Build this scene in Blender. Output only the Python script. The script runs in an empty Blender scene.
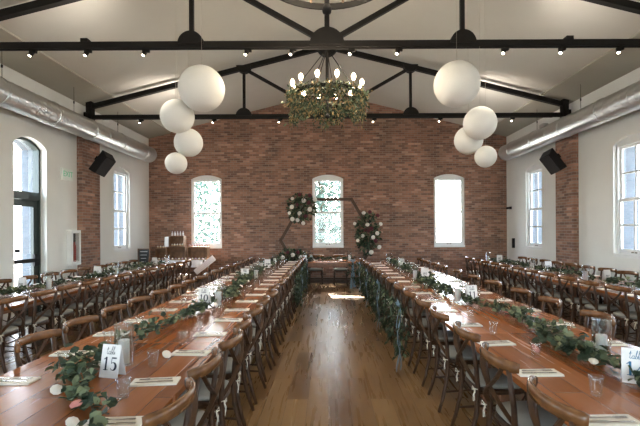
import bpy, bmesh, math, random
from mathutils import Vector, Matrix, Euler
random.seed(7)
PI = math.pi
SC = bpy.context.scene
COL = SC.collection
W = 5.78          # half width of the hall
WD = 13.8         # brick end wall
FD = -5.6         # wall behind the camera
H = 1.665         # eye height
APEX = 6.12; SLOPE = 0.25
BAY = 3.87

# ------------------------------------------------------------------ materials
def new_mat(name):
    m = bpy.data.materials.new(name); m.use_nodes = True
    nt = m.node_tree
    return m, nt, nt.nodes['Principled BSDF']
def setp(b, **k):
    for n, v in k.items():
        b.inputs[n.replace('_', ' ')].default_value = v
def simple(name, col, rough=.5, metal=0., spec=.5, noise=0., nscale=8., bump=0., bscale=60., **k):
    m, nt, b = new_mat(name)
    b.inputs['Base Color'].default_value = (*col, 1); b.inputs['Roughness'].default_value = rough
    b.inputs['Metallic'].default_value = metal; b.inputs['Specular IOR Level'].default_value = spec
    tc = nt.nodes.new('ShaderNodeTexCoord')
    if noise:
        n = nt.nodes.new('ShaderNodeTexNoise'); n.inputs['Scale'].default_value = nscale; n.inputs['Detail'].default_value = 5
        nt.links.new(tc.outputs['Object'], n.inputs['Vector'])
        r = nt.nodes.new('ShaderNodeValToRGB')
        r.color_ramp.elements[0].position = .3; r.color_ramp.elements[1].position = .7
        r.color_ramp.elements[0].color = (*[c*(1-noise) for c in col], 1)
        r.color_ramp.elements[1].color = (*[min(1, c*(1+noise)) for c in col], 1)
        nt.links.new(n.outputs['Fac'], r.inputs['Fac']); nt.links.new(r.outputs['Color'], b.inputs['Base Color'])
    if bump:
        n = nt.nodes.new('ShaderNodeTexNoise'); n.inputs['Scale'].default_value = bscale
        nt.links.new(tc.outputs['Object'], n.inputs['Vector'])
        bp = nt.nodes.new('ShaderNodeBump'); bp.inputs['Strength'].default_value = bump; bp.inputs['Distance'].default_value = .01
        nt.links.new(n.outputs['Fac'], bp.inputs['Height']); nt.links.new(bp.outputs['Normal'], b.inputs['Normal'])
    for n_, v in k.items():
        b.inputs[n_.replace('_', ' ')].default_value = v
    return m
def emit(name, col, s):
    m, nt, b = new_mat(name)
    b.inputs['Base Color'].default_value = (*col, 1)
    b.inputs['Emission Color'].default_value = (*col, 1); b.inputs['Emission Strength'].default_value = s
    return m
def thin_glass(name, tint=(1, 1, 1), rough=.0, base=.06, edge=.75):
    m = bpy.data.materials.new(name); m.use_nodes = True; nt = m.node_tree
    nt.nodes.clear()
    o = nt.nodes.new('ShaderNodeOutputMaterial'); t = nt.nodes.new('ShaderNodeBsdfTransparent'); g = nt.nodes.new('ShaderNodeBsdfGlossy')
    t.inputs['Color'].default_value = (*tint, 1); g.inputs['Roughness'].default_value = rough
    lw = nt.nodes.new('ShaderNodeLayerWeight'); lw.inputs['Blend'].default_value = .35
    mr = nt.nodes.new('ShaderNodeMapRange'); mr.inputs['To Min'].default_value = base; mr.inputs['To Max'].default_value = edge
    mx = nt.nodes.new('ShaderNodeMixShader')
    nt.links.new(lw.outputs['Facing'], mr.inputs['Value']); nt.links.new(mr.outputs['Result'], mx.inputs['Fac'])
    nt.links.new(t.outputs[0], mx.inputs[1]); nt.links.new(g.outputs[0], mx.inputs[2]); nt.links.new(mx.outputs[0], o.inputs['Surface'])
    return m
def brick_mat():
    m, nt, b = new_mat('red_brick'); L = nt.links.new
    tc = nt.nodes.new('ShaderNodeNewGeometry'); s = nt.nodes.new('ShaderNodeSeparateXYZ'); L(tc.outputs['Position'], s.inputs[0])
    a = nt.nodes.new('ShaderNodeMath'); a.operation = 'ADD'; L(s.outputs['X'], a.inputs[0]); L(s.outputs['Y'], a.inputs[1])
    c = nt.nodes.new('ShaderNodeCombineXYZ'); L(a.outputs[0], c.inputs['X']); L(s.outputs['Z'], c.inputs['Y'])
    br = nt.nodes.new('ShaderNodeTexBrick'); L(c.outputs[0], br.inputs['Vector'])
    br.inputs['Scale'].default_value = 1; br.inputs['Brick Width'].default_value = .205; br.inputs['Row Height'].default_value = .0677
    br.inputs['Mortar Size'].default_value = .007; br.inputs['Mortar Smooth'].default_value = .3; br.inputs['Bias'].default_value = -.1
    br.inputs['Color1'].default_value = (0, 0, 0, 1); br.inputs['Color2'].default_value = (1, 1, 1, 1); br.inputs['Mortar'].default_value = (.5, .5, .5, 1)
    r = nt.nodes.new('ShaderNodeValToRGB'); e = r.color_ramp.elements
    e[0].position = 0; e[0].color = (.115, .068, .049, 1); e[1].position = 1; e[1].color = (.42, .33, .26, 1)
    for p, col in ((.25, (.16, .088, .061)), (.55, (.195, .11, .075)), (.8, (.235, .14, .10)), (.93, (.31, .21, .16))):
        x = e.new(p); x.color = (*col, 1)
    L(br.outputs['Color'], r.inputs['Fac'])
    n = nt.nodes.new('ShaderNodeTexNoise'); n.inputs['Scale'].default_value = 1.3; n.inputs['Detail'].default_value = 6; L(tc.outputs['Position'], n.inputs['Vector'])
    r2 = nt.nodes.new('ShaderNodeValToRGB'); r2.color_ramp.elements[0].position = .3; r2.color_ramp.elements[1].position = .75
    r2.color_ramp.elements[0].color = (1.1, 1.08, 1.06, 1); r2.color_ramp.elements[1].color = (2.15, 1.85, 1.75, 1); L(n.outputs['Fac'], r2.inputs['Fac'])
    mu = nt.nodes.new('ShaderNodeMix'); mu.data_type = 'RGBA'; mu.blend_type = 'MULTIPLY'; mu.inputs[0].default_value = 1
    L(r.outputs['Color'], mu.inputs[6]); L(r2.outputs['Color'], mu.inputs[7])
    mm = nt.nodes.new('ShaderNodeMix'); mm.data_type = 'RGBA'; L(br.outputs['Fac'], mm.inputs[0]); L(mu.outputs[2], mm.inputs[6])
    mm.inputs[7].default_value = (.29, .235, .19, 1); L(mm.outputs[2], b.inputs['Base Color'])
    bp = nt.nodes.new('ShaderNodeBump'); bp.inputs['Strength'].default_value = .6; bp.inputs['Distance'].default_value = .008; bp.invert = True
    L(br.outputs['Fac'], bp.inputs['Height']); L(bp.outputs['Normal'], b.inputs['Normal']); b.inputs['Roughness'].default_value = .85
    return m
def plank_mat(name, stops, wid, length, grain=.35, rough=(.3, .5), gap=.004, along='Y', world=True, mort=(.04, .02, .012), spec=.5):
    m, nt, b = new_mat(name); L = nt.links.new
    if world:
        src = nt.nodes.new('ShaderNodeNewGeometry').outputs['Position']
    else:
        src = nt.nodes.new('ShaderNodeTexCoord').outputs['Object']
    s = nt.nodes.new('ShaderNodeSeparateXYZ'); L(src, s.inputs[0])
    c = nt.nodes.new('ShaderNodeCombineXYZ')
    o = 'X' if along == 'Y' else 'Y'
    L(s.outputs[along], c.inputs['X']); L(s.outputs[o], c.inputs['Y'])
    br = nt.nodes.new('ShaderNodeTexBrick'); L(c.outputs[0], br.inputs['Vector'])
    br.inputs['Scale'].default_value = 1; br.inputs['Brick Width'].default_value = length; br.inputs['Row Height'].default_value = wid
    br.inputs['Mortar Size'].default_value = gap; br.inputs['Mortar Smooth'].default_value = .2; br.offset = .37; br.inputs['Bias'].default_value = 0
    br.inputs['Color1'].default_value = (0, 0, 0, 1); br.inputs['Color2'].default_value = (1, 1, 1, 1); br.inputs['Mortar'].default_value = (.5, .5, .5, 1)
    mp = nt.nodes.new('ShaderNodeMapping'); mp.inputs['Scale'].default_value = (1.2, 22, 22); L(c.outputs[0], mp.inputs['Vector'])
    ad = nt.nodes.new('ShaderNodeVectorMath'); ad.operation = 'ADD'; L(mp.outputs[0], ad.inputs[0])
    sc = nt.nodes.new('ShaderNodeVectorMath'); sc.operation = 'SCALE'; sc.inputs['Scale'].default_value = 17; L(br.outputs['Color'], sc.inputs[0]); L(sc.outputs[0], ad.inputs[1])
    n = nt.nodes.new('ShaderNodeTexNoise'); n.inputs['Scale'].default_value = 1; n.inputs['Detail'].default_value = 3; n.inputs['Roughness'].default_value = .5; L(ad.outputs[0], n.inputs['Vector'])
    k = nt.nodes.new('ShaderNodeMath'); k.operation = 'MULTIPLY_ADD'; L(n.outputs['Fac'], k.inputs[0]); k.inputs[1].default_value = grain*3; k.inputs[2].default_value = -grain*1.5
    k2 = nt.nodes.new('ShaderNodeMath'); k2.operation = 'ADD'; L(k.outputs[0], k2.inputs[0]); L(br.outputs['Color'], k2.inputs[1]); k2.use_clamp = True
    r = nt.nodes.new('ShaderNodeValToRGB'); e = r.color_ramp.elements
    e[0].position = 0; e[0].color = (*stops[0], 1); e[1].position = 1; e[1].color = (*stops[-1], 1)
    for i, st in enumerate(stops[1:-1]):
        x = e.new((i+1)/(len(stops)-1)); x.color = (*st, 1)
    L(k2.outputs[0], r.inputs['Fac'])
    mm = nt.nodes.new('ShaderNodeMix'); mm.data_type = 'RGBA'; L(br.outputs['Fac'], mm.inputs[0]); L(r.outputs['Color'], mm.inputs[6]); mm.inputs[7].default_value = (*mort, 1)
    L(mm.outputs[2], b.inputs['Base Color'])
    mr = nt.nodes.new('ShaderNodeMapRange'); L(n.outputs['Fac'], mr.inputs['Value']); mr.inputs['From Min'].default_value = .3; mr.inputs['From Max'].default_value = .7
    mr.inputs['To Min'].default_value = rough[0]; mr.inputs['To Max'].default_value = rough[1]; L(mr.outputs['Result'], b.inputs['Roughness'])
    bp = nt.nodes.new('ShaderNodeBump'); bp.inputs['Strength'].default_value = .05; bp.inputs['Distance'].default_value = .002
    b.inputs['Specular IOR Level'].default_value = spec
    return m
def galv_mat():
    m, nt, b = new_mat('galvanised_steel'); L = nt.links.new
    tc = nt.nodes.new('ShaderNodeTexCoord'); n = nt.nodes.new('ShaderNodeTexVoronoi'); n.inputs['Scale'].default_value = 45
    L(tc.outputs['Object'], n.inputs['Vector'])
    r = nt.nodes.new('ShaderNodeMapRange'); r.inputs['To Min'].default_value = .28; r.inputs['To Max'].default_value = .36; L(n.outputs['Color'], r.inputs['Value']); L(r.outputs[0], b.inputs['Roughness'])
    b.inputs['Metallic'].default_value = .9; b.inputs['Base Color'].default_value = (.56, .57, .56, 1)
    return m
M = {}
M['brick'] = brick_mat()
M['greybrick'] = simple('shade_grey_brick', (.075, .09, .105), .8, noise=.15, nscale=6)  # outer brick with the blue shade of its reveals put into the colour
M['floor'] = plank_mat('wood_plank_floor', [(.125, .066, .026), (.175, .098, .039), (.22, .128, .054), (.27, .165, .074)], .205, 1.6, grain=.15, rough=(.25, .33), gap=.0022, mort=(.07, .04, .02))
M['table'] = plank_mat('farm_table_wood', [(.19, .060, .017), (.265, .088, .026), (.31, .108, .034), (.37, .14, .05)], .171, 6, grain=.22, rough=(.17, .28), gap=.0022, world=False, mort=(.09, .035, .015), spec=.5)
M['table_leg'] = simple('table_leg_wood', (.2, .085, .04), .45, noise=.3, nscale=20)
M['chair'] = simple('walnut_chair_wood', (.052, .023, .009), .44, spec=.35, noise=.35, nscale=14)
M['crest'] = simple('worn_crest_wood', (.15, .066, .024), .27, spec=.38, noise=.35, nscale=16)
M['cushion'] = simple('cream_cushion_fabric', (.30, .30, .27), .85, noise=.08, bump=.2, bscale=200)
M['twine'] = simple('white_twine', (.7, .66, .56), .8, noise=.1)
M['wall'] = simple('cream_wall_paint', (.79, .80, .765), .75, noise=.015, nscale=3, bump=.06, bscale=120)
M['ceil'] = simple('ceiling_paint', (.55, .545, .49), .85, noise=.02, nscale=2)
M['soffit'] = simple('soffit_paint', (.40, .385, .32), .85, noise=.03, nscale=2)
M['white'] = simple('white_gloss_paint', (.78, .79, .78), .4, noise=.02)
M['dgreen'] = simple('dark_green_door_paint', (.022, .035, .03), .4, noise=.1)
M['black'] = simple('black_steel', (.008, .007, .006), .7, spec=.2, noise=.2)
M['blackplastic'] = simple('black_plastic', (.007, .007, .008), .6, spec=.3, noise=.15)
M['mesh'] = simple('speaker_grille', (.02, .02, .022), .6, bump=.6, bscale=400)
M['galv'] = galv_mat()
M['glass'] = thin_glass('window_glass', (.97, .98, .98), base=.03, edge=.5)
M['tumbler'] = thin_glass('drinking_glass', (.97, .98, .97), base=.03, edge=.5)
M['jar'] = thin_glass('candle_jar_glass', (.96, .98, .98), base=.02, edge=.5)
M['wax'] = simple('white_wax', (.82, .80, .74), .5, noise=.03, Subsurface_Weight=.2)
M['linen'] = simple('cream_napkin_linen', (.78, .745, .66), .85, noise=.05, bump=.15, bscale=300)
M['paper'] = simple('white_card_paper', (.80, .79, .77), .7, noise=.015)
M['ink'] = simple('navy_ink', (.015, .022, .04), .6, noise=.1)
M['blueink'] = simple('blue_ink', (.03, .16, .3), .6, noise=.1)
M['steel'] = simple('cutlery_steel', (.55, .52, .48), .22, 1, noise=.08)
M['leaf1'] = simple('eucalyptus_leaf_dark', (.016, .033, .013), .7, noise=.3, nscale=9)
M['leaf2'] = simple('eucalyptus_leaf_grey_green', (.058, .08, .036), .7, noise=.25, nscale=9)
M['leaf3'] = simple('eucalyptus_leaf_pale', (.15, .18, .095), .7, noise=.2, nscale=9)
M['dryleaf'] = simple('dried_golden_leaf', (.28, .19, .075), .6, noise=.3, nscale=9)
M['stem'] = simple('twig_stem', (.09, .06, .03), .7, noise=.3)
M['rosew'] = simple('white_petal', (.80, .76, .68), .6, noise=.06)
M['rosep'] = simple('blush_petal', (.62, .25, .22), .6, noise=.12)
M['roseb'] = simple('burgundy_petal', (.10, .012, .02), .6, noise=.2)
M['ribbon'] = simple('dusty_blue_chiffon', (.16, .24, .30), .6, noise=.1)
M['lantern'] = simple('white_rice_paper', (.69, .69, .65), .8, noise=.02, nscale=30, Transmission_Weight=.0)
M['bulb'] = emit('warm_filament_bulb', (1, .80, .52), 12)
M['led'] = emit('spot_lens', (1, .86, .66), 14)
M['brass'] = simple('dark_bronze', (.10, .065, .03), .4, .6, noise=.15)
M['candle_sleeve'] = simple('candle_sleeve', (.16, .10, .05), .5, noise=.1)
M['arch'] = simple('stained_arch_wood', (.075, .037, .017), .55, noise=.3, nscale=12)
M['crate'] = simple('crate_wood', (.21, .11, .055), .6, noise=.35, nscale=10)
M['cloth'] = simple('white_table_linen', (.72, .70, .70), .8, noise=.03)
M['lav'] = simple('lavender_icing', (.55, .42, .52), .6, noise=.1)
M['cake'] = simple('golden_sponge', (.55, .38, .18), .8, noise=.2, nscale=40)
M['exitw'] = simple('exit_sign_housing', (.80, .86, .80), .5, noise=.02)
M['exitg'] = emit('exit_green', (.16, .55, .34), .1)
M['red'] = simple('extinguisher_red', (.32, .03, .02), .3, noise=.1)
M['cabin'] = simple('cabinet_interior', (.03, .03, .028), .6, noise=.1)
M['slate'] = simple('chalkboard', (.02, .022, .022), .6, noise=.2)
M['chalk'] = simple('chalk', (.6, .6, .58), .9, noise=.1)
M['bark'] = simple('tree_bark', (.12, .09, .06), .9, noise=.3)
M['tleaf'] = simple('tree_leaf', (.068, .118, .089), .6, noise=.25, nscale=2)
M['tleaf2'] = simple('tree_leaf_light', (.125, .18, .145), .6, noise=.25, nscale=2)
M['lawn'] = simple('pale_gravel', (.36, .35, .32), .9, noise=.3, nscale=3)

# ------------------------------------------------------------------ mesh builder
class MB:
    def __init__(self, T=None):
        self.v = []; self.f = []; self.mi = []; self.T = T; self.cur = 0
    def add(self, vs, fs):
        n = len(self.v)
        for p in vs:
            p = Vector(p)
            self.v.append(self.T(p) if self.T else p)
        for q in fs:
            self.f.append([n+i for i in q]); self.mi.append(self.cur)
        return self
    def box(self, c, s, R=None):
        c = Vector(c); h = Vector(s)/2; vs = []
        for x in (-1, 1):
            for y in (-1, 1):
                for z in (-1, 1):
                    p = Vector((x*h.x, y*h.y, z*h.z))
                    if R: p = R @ p
                    vs.append(c+p)
        return self.add(vs, [(0, 1, 3, 2), (4, 6, 7, 5), (0, 4, 5, 1), (2, 3, 7, 6), (0, 2, 6, 4), (1, 5, 7, 3)])
    def b2(self, a, b):
        a = Vector(a); b = Vector(b)
        return self.box((a+b)/2, (abs(b.x-a.x), abs(b.y-a.y), abs(b.z-a.z)))
    def sweep(self, pts, prof, up=(0, 0, 1), closed=False, scales=None, caps=True):
        """prof: list of (a,b) offsets: a along side, b along up"""
        pts = [Vector(p) for p in pts]; up = Vector(up); n = len(pts); m = len(prof); vs = []
        for i, p in enumerate(pts):
            if closed: t = pts[(i+1) % n]-pts[i-1]
            else: t = pts[min(i+1, n-1)]-pts[max(i-1, 0)]
            t.normalize(); s = t.cross(up)
            if s.length < 1e-4: s = t.cross(Vector((1, 0, 0)))
            s.normalize(); u = s.cross(t).normalized()
            k = scales[i] if scales else 1
            for a, b in prof: vs.append(p+s*a*k+u*b*k)
        fs = []
        for i in range(n if closed else n-1):
            j = (i+1) % n
            for q in range(m):
                r = (q+1) % m
                fs.append((i*m+q, i*m+r, j*m+r, j*m+q))
        if not closed and caps:
            fs.append(tuple(range(m-1, -1, -1))); fs.append(tuple((n-1)*m+q for q in range(m)))
        return self.add(vs, fs)
    def tube(self, pts, r, k=6, scales=None, closed=False, up=(0, 0, 1)):
        return self.sweep(pts, [(r*math.cos(2*PI*i/k), r*math.sin(2*PI*i/k)) for i in range(k)], up, closed, scales)
    def bar(self, a, b, w, h, up=(0, 0, 1)):
        return self.sweep([a, b], [(-w/2, -h/2), (w/2, -h/2), (w/2, h/2), (-w/2, h/2)], up)
    def lathe(self, prof, c=(0, 0, 0), k=16, axis=None):
        c = Vector(c); vs = []; n = len(prof)
        R = Vector((0, 0, 1)).rotation_difference(Vector(axis)).to_matrix() if axis else None
        for r, z in prof:
            for i in range(k):
                p = Vector((r*math.cos(2*PI*i/k), r*math.sin(2*PI*i/k), z))
                vs.append(c+(R @ p if R else p))
        fs = []
        for a in range(n-1):
            for i in range(k):
                j = (i+1) % k
                fs.append((a*k+i, a*k+j, (a+1)*k+j, (a+1)*k+i))
        if prof[0][0] > 1e-6: pass
        return self.add(vs, fs)
    def cyl(self, a, b, r, k=12, r2=None):
        a = Vector(a); b = Vector(b); L = (b-a).length; r2 = r if r2 is None else r2
        return self.lathe([(0.00001, 0), (r, 0), (r2, L), (0.00001, L)], a, k, (b-a).normalized())
    def poly(self, outline, n0, n1, P):
        """prism of 2D outline (u,z) between depths n0,n1 ; P(u,n,z)->point"""
        k = len(outline)
        vs = [P(u, n0, z) for u, z in outline]+[P(u, n1, z) for u, z in outline]
        fs = [tuple(range(k)), tuple(range(2*k-1, k-1, -1))]+[(i, (i+1) % k, k+(i+1) % k, k+i) for i in range(k)]
        return self.add(vs, fs)
    def leaf(self, p, d, nrm, L, Wd, fold=.25):
        d = d.normalized(); s = d.cross(nrm)
        if s.length < 1e-3: s = d.orthogonal()
        s.normalize(); n = s.cross(d)
        a = p; b = p+d*L*.35+s*Wd/2+n*Wd*fold; c = p+d*L*.35-s*Wd/2+n*Wd*fold
        e = p+d*L*.75+s*Wd*.36+n*Wd*fold*.5; g = p+d*L*.75-s*Wd*.36+n*Wd*fold*.5
        m1 = p+d*L*.4; t = p+d*L-n*L*.12
        return self.add([a, b, e, t, g, c, m1], [(0, 1, 2, 6), (6, 2, 3), (6, 3, 4), (0, 6, 4, 5)])
    def build(self, name, mat, parent=None, smooth=False, recalc=True, bevel=0, loc=None):
        me = bpy.data.meshes.new(name)
        me.from_pydata([tuple(p) for p in self.v], [], self.f)
        mats = mat if isinstance(mat, (list, tuple)) else [mat]
        for q in mats: me.materials.append(q)
        if len(mats) > 1: me.polygons.foreach_set('material_index', self.mi)
        if smooth: me.polygons.foreach_set('use_smooth', [True]*len(me.polygons))
        if recalc:
            bm = bmesh.new(); bm.from_mesh(me); bmesh.ops.remove_doubles(bm, verts=bm.verts, dist=1e-6)
            bmesh.ops.recalc_face_normals(bm, faces=bm.faces); bm.to_mesh(me); bm.free()
        me.update()
        o = bpy.data.objects.new(name, me); COL.objects.link(o)
        if parent: o.parent = parent
        if loc: o.location = loc
        if bevel:
            b = o.modifiers.new('bevel', 'BEVEL'); b.width = bevel; b.segments = 2; b.limit_method = 'ANGLE'
        return o
def rect(w, h): return [(-w/2, -h/2), (w/2, -h/2), (w/2, h/2), (-w/2, h/2)]
def tag(o, label, cat, group=None, kind=None):
    o['label'] = label; o['category'] = cat
    if group: o['group'] = group
    if kind: o['kind'] = kind
    return o
def thing(name, label, cat, loc=(0, 0, 0), rz=0, group=None):
    o = bpy.data.objects.new(name, None); COL.objects.link(o); o.empty_display_size = .05
    o.location = loc; o.rotation_euler = (0, 0, rz)
    return tag(o, label, cat, group)
def struct(o): o['kind'] = 'structure'; return o
def dup(root, loc, rz, label, group=None, rot=None):
    def cp(o, par):
        c = o.copy(); COL.objects.link(c); c.parent = par
        for ch in list(o.children):
            if ch.name != c.name: cp(ch, c)
        return c
    kids = list(root.children)
    r = root.copy(); COL.objects.link(r); r.parent = None
    r.location = loc; r.rotation_euler = rot if rot else (0, 0, rz); r['label'] = label
    if group: r['group'] = group
    for ch in kids: cp(ch, r)
    return r
class Maker:
    """first placement moves the prototype, later ones copy it"""
    def __init__(self, fn): self.fn = fn; self.p = None
    def put(self, loc, rz, label, group=None, rot=None):
        if self.p is None:
            self.p = self.fn(); r = self.p
            r.location = loc; r.rotation_euler = rot if rot else (0, 0, rz); r['label'] = label
            if group: r['group'] = group
            return r
        return dup(self.p, loc, rz, label, group, rot)
ORD = 'first second third fourth fifth sixth seventh eighth ninth tenth eleventh twelfth thirteenth fourteenth fifteenth sixteenth seventeenth eighteenth nineteenth twentieth'.split()
def order(i, n, near='camera end', far='brick wall end'):
    if i == 0: return 'nearest the camera'
    if i == n-1: return 'last before the brick wall'
    if i < n/2: return ORD[i]+' from the '+near
    return ORD[n-1-i]+' from the '+far
def px(x, y, s): return (x-328)/s, H+(230-y)/s

# ------------------------------------------------------------------ shell
def arc_pts(u0, u1, zs, rise, n=12):
    c = (u0+u1)/2; w = (u1-u0)/2; R = (w*w+rise*rise)/(2*rise); zc = zs+rise-R
    a = math.asin(w/R)
    return [(c+R*math.sin(-a+2*a*i/n), zc+R*math.cos(-a+2*a*i/n)) for i in range(n+1)]
def wall(P, u0, u1, top, openings, n0, n1):
    """top(u)->z.  openings: (uc, w, z0, zcrown, rise)"""
    mb = MB(); ops = sorted(openings); cur = u0
    def seg(a, b):
        brk = [a]+([0] if a < 0 < b and top(0) > top(a)+.01 and top(0) > top(b)+.01 else [])+[b]
        mb.poly([(a, 0), (b, 0)]+[(u, top(u)) for u in reversed(brk)], n0, n1, P)
    for uc, w, z0, zc, rise in ops:
        a, b = uc-w/2, uc+w/2
        seg(cur, a)
        if z0 > 0.01: mb.poly([(a, 0), (b, 0), (b, z0), (a, z0)], n0, n1, P)
        arc = arc_pts(a, b, zc-rise, rise)
        tops = [(b, top(b))]+([(0, top(0))] if a < 0 < b else [])+[(a, top(a))]
        mb.poly(arc+tops, n0, n1, P)
        cur = b
    seg(cur, u1)
    return mb
Pback = lambda u, n, z: Vector((u, WD+n, z))
Pfront = lambda u, n, z: Vector((u, FD-n, z))
Pleft = lambda u, n, z: Vector((-W-n, u, z))
Pright = lambda u, n, z: Vector((W+n, u, z))
gable = lambda u: APEX-SLOPE*abs(u)+.05
eave = lambda u: APEX-SLOPE*W+.05
WZ0, WZ1, WR, WW = 1.09, 3.46, .13, 1.0
back_ops = [(-3.93, WW, WZ0, WZ1, WR), (0, WW, WZ0, WZ1, WR), (3.93, WW, WZ0, WZ1, WR)]
front_ops = [(-3.93, 1.6, .1, 3.46, .2), (0, 2.2, .1, 3.46, .25), (3.93, 1.6, .1, 3.46, .2)]  # unseen rear windows, made large to bring in more daylight
right_ops = [(8.17-BAY*3, .95, WZ0, WZ1, WR), (8.17-BAY*2, .95, WZ0, WZ1, WR), (8.17-BAY, .95, WZ0, WZ1, WR), (8.17, .95, WZ0, WZ1, WR), (12.0, .93, WZ0, WZ1, WR)]
left_ops = [(8.32-BAY*3, .95, WZ0, WZ1, WR), (8.32-BAY*2, .95, WZ0, WZ1, WR), (8.32-BAY, .95, WZ0, WZ1, WR), (8.32, .92, 0, 3.50, .16), (12.0, .93, WZ0, WZ1, WR)]
def mkwall(nm, P, u0, u1, top, ops, inner):
    o = struct(wall(P, u0, u1, top, ops, 0, .14).build(nm, inner))
    wall(P, u0-.2, u1+.2, top, ops, .14, .42 if nm[5] in 'bf' else .52).build('brick_facing', M['greybrick'], o)
    return o
mkwall('wall_back', Pback, -W, W, gable, back_ops, M['brick'])
mkwall('wall_front', Pfront, -W, W, gable, front_ops, M['wall'])
mkwall('wall_left', Pleft, FD, WD, eave, left_ops, M['wall'])
mkwall('wall_right', Pright, FD, WD, eave, right_ops, M['wall'])
struct(MB().b2((-W-.4, FD-.4, -.12), (W+.4, WD+.4, 0)).build('floor', M['floor']))
P3 = lambda u, n, z: Vector((u, n, z))
e = W+.5
struct(MB().poly([(-e, APEX-SLOPE*e), (0, APEX), (e, APEX-SLOPE*e), (e, APEX-SLOPE*e+.25), (0, APEX+.25), (-e, APEX-SLOPE*e+.25)], FD-.5, WD+.5, P3).build('ceiling', M['ceil']))
for sx in (-1, 1):
    x0, x1 = sx*5.06, sx*W
    zc = APEX-SLOPE*5.06; zb = APEX-SLOPE*W-.01
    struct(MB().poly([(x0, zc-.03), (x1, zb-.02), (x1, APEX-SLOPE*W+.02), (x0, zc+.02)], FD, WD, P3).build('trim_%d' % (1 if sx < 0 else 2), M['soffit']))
    for k in range(4):
        y0 = 9.84-BAY*k; nm = 'wall_%s_pillar' % ('left' if sx < 0 else 'right')
        struct(MB().b2((sx*5.66, y0, 0), (sx*W, y0+.77, 4.02)).build(nm, M['brick']))
struct(MB().b2((-W, WD-.02, 0), (W, WD, .12)).build('baseboard_back', M['arch']))
for sx, side, ops in ((-1, 'left', [(7.86, 8.78)]), (1, 'right', [])):
    mb = MB(); cuts = [FD]+[c for o_ in ops for c in o_]+[WD]
    for i in range(0, len(cuts), 2): mb.b2((sx*(W-.018), cuts[i], 0), (sx*W, cuts[i+1], .13))
    struct(mb.build('baseboard_'+side, M['white']))

def portal(P, uc, w, z0, z1, inward, energy=0):
    l = bpy.data.lights.new('daylight_portal', 'AREA'); l.shape = 'RECTANGLE'; l.size = w; l.size_y = z1-z0
    l.cycles.is_portal = True
    o = bpy.data.objects.new('daylight_portal', l); COL.objects.link(o)
    o.location = P(uc, .34, (z0+z1)/2)
    o.rotation_euler = Vector(inward).to_track_quat('-Z', 'Z').to_euler()
wn = [0]
def window(P, op, inward, cols=1, rows=1):
    uc, w, z0, z1, rise = op; wn[0] += 1
    a, b = uc-w/2, uc+w/2; zs = z1-rise
    root = bpy.data.objects.new('window_%d' % wn[0], None); COL.objects.link(root); root['kind'] = 'structure'
    # outer frame with arched filler
    fr = MB(); d0, d1 = .06, .16; t = .05; zt = zs-.03
    fr.poly([(a, z0), (a+t, z0), (a+t, zs), (a, zs)], d0, d1, P); fr.poly([(b-t, z0), (b, z0), (b, zs), (b-t, zs)], d0, d1, P)
    fr.poly([(a, z0), (b, z0), (b, z0+.07), (a, z0+.07)], d0-.05, d1, P)
    fr.poly(arc_pts(a, b, zs, rise)+[(b, zt), (a, zt)], d0, d1, P)
    fr.build('window_frame', M['white'], root)
    zm = (z0+zt)/2+.05
    for (s0, s1, n0, rb) in ((z0+.07, zm, .085, .10), (zm-.03, zt, .115, .05)):
        sh = MB(); q = .045
        sh.poly([(a+t, s0), (a+t+q, s0), (a+t+q, s1), (a+t, s1)], n0, n0+.035, P); sh.poly([(b-t-q, s0), (b-t, s0), (b-t, s1), (b-t-q, s1)], n0, n0+.035, P)
        sh.poly([(a+t+q, s0), (b-t-q, s0), (b-t-q, s0+rb), (a+t+q, s0+rb)], n0, n0+.035, P)
        sh.poly([(a+t+q, s1-.045), (b-t-q, s1-.045), (b-t-q, s1), (a+t+q, s1)], n0, n0+.035, P)
        for c in range(1, cols):
            u = a+t+q+(b-a-2*t-2*q)*c/cols
            sh.poly([(u-.018, s0+rb), (u+.018, s0+rb), (u+.018, s1-.045), (u-.018, s1-.045)], n0+.004, n0+.03, P)
        for r in range(1, rows):
            z = s0+rb+(s1-.045-s0-rb)*r/rows
            sh.poly([(a+t+q, z-.018), (b-t-q, z-.018), (b-t-q, z+.018), (a+t+q, z+.018)], n0+.006, n0+.028, P)
        so = sh.build('sash', M['white'], root)
        pn = MB(); pn.add([P(a+t+q, n0+.017, s0+rb), P(b-t-q, n0+.017, s0+rb), P(b-t-q, n0+.017, s1-.045), P(a+t+q, n0+.017, s1-.045)], [(0, 1, 2, 3)])
        pn.build('pane', M['glass'], so, recalc=False)
    lk = MB()
    for du in (-.045, .045): lk.poly([(uc+du-.025, z0+.10), (uc+du+.025, z0+.10), (uc+du+.025, z0+.118), (uc+du-.025, z0+.118)], .07, .085, P)
    lk.build('sash_lift', M['brass'], root)
    portal(P, uc, w, z0, z1, inward)
for op in back_ops: window(Pback, op, (0, -1, 0))
for op in front_ops: window(Pfront, op, (0, 1, 0))
for op in right_ops: window(Pright, op, (-1, 0, 0), 2, 2)
for i, op in enumerate(left_ops):
    if i != 3: window(Pleft, op, (1, 0, 0), 2, 2)
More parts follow.
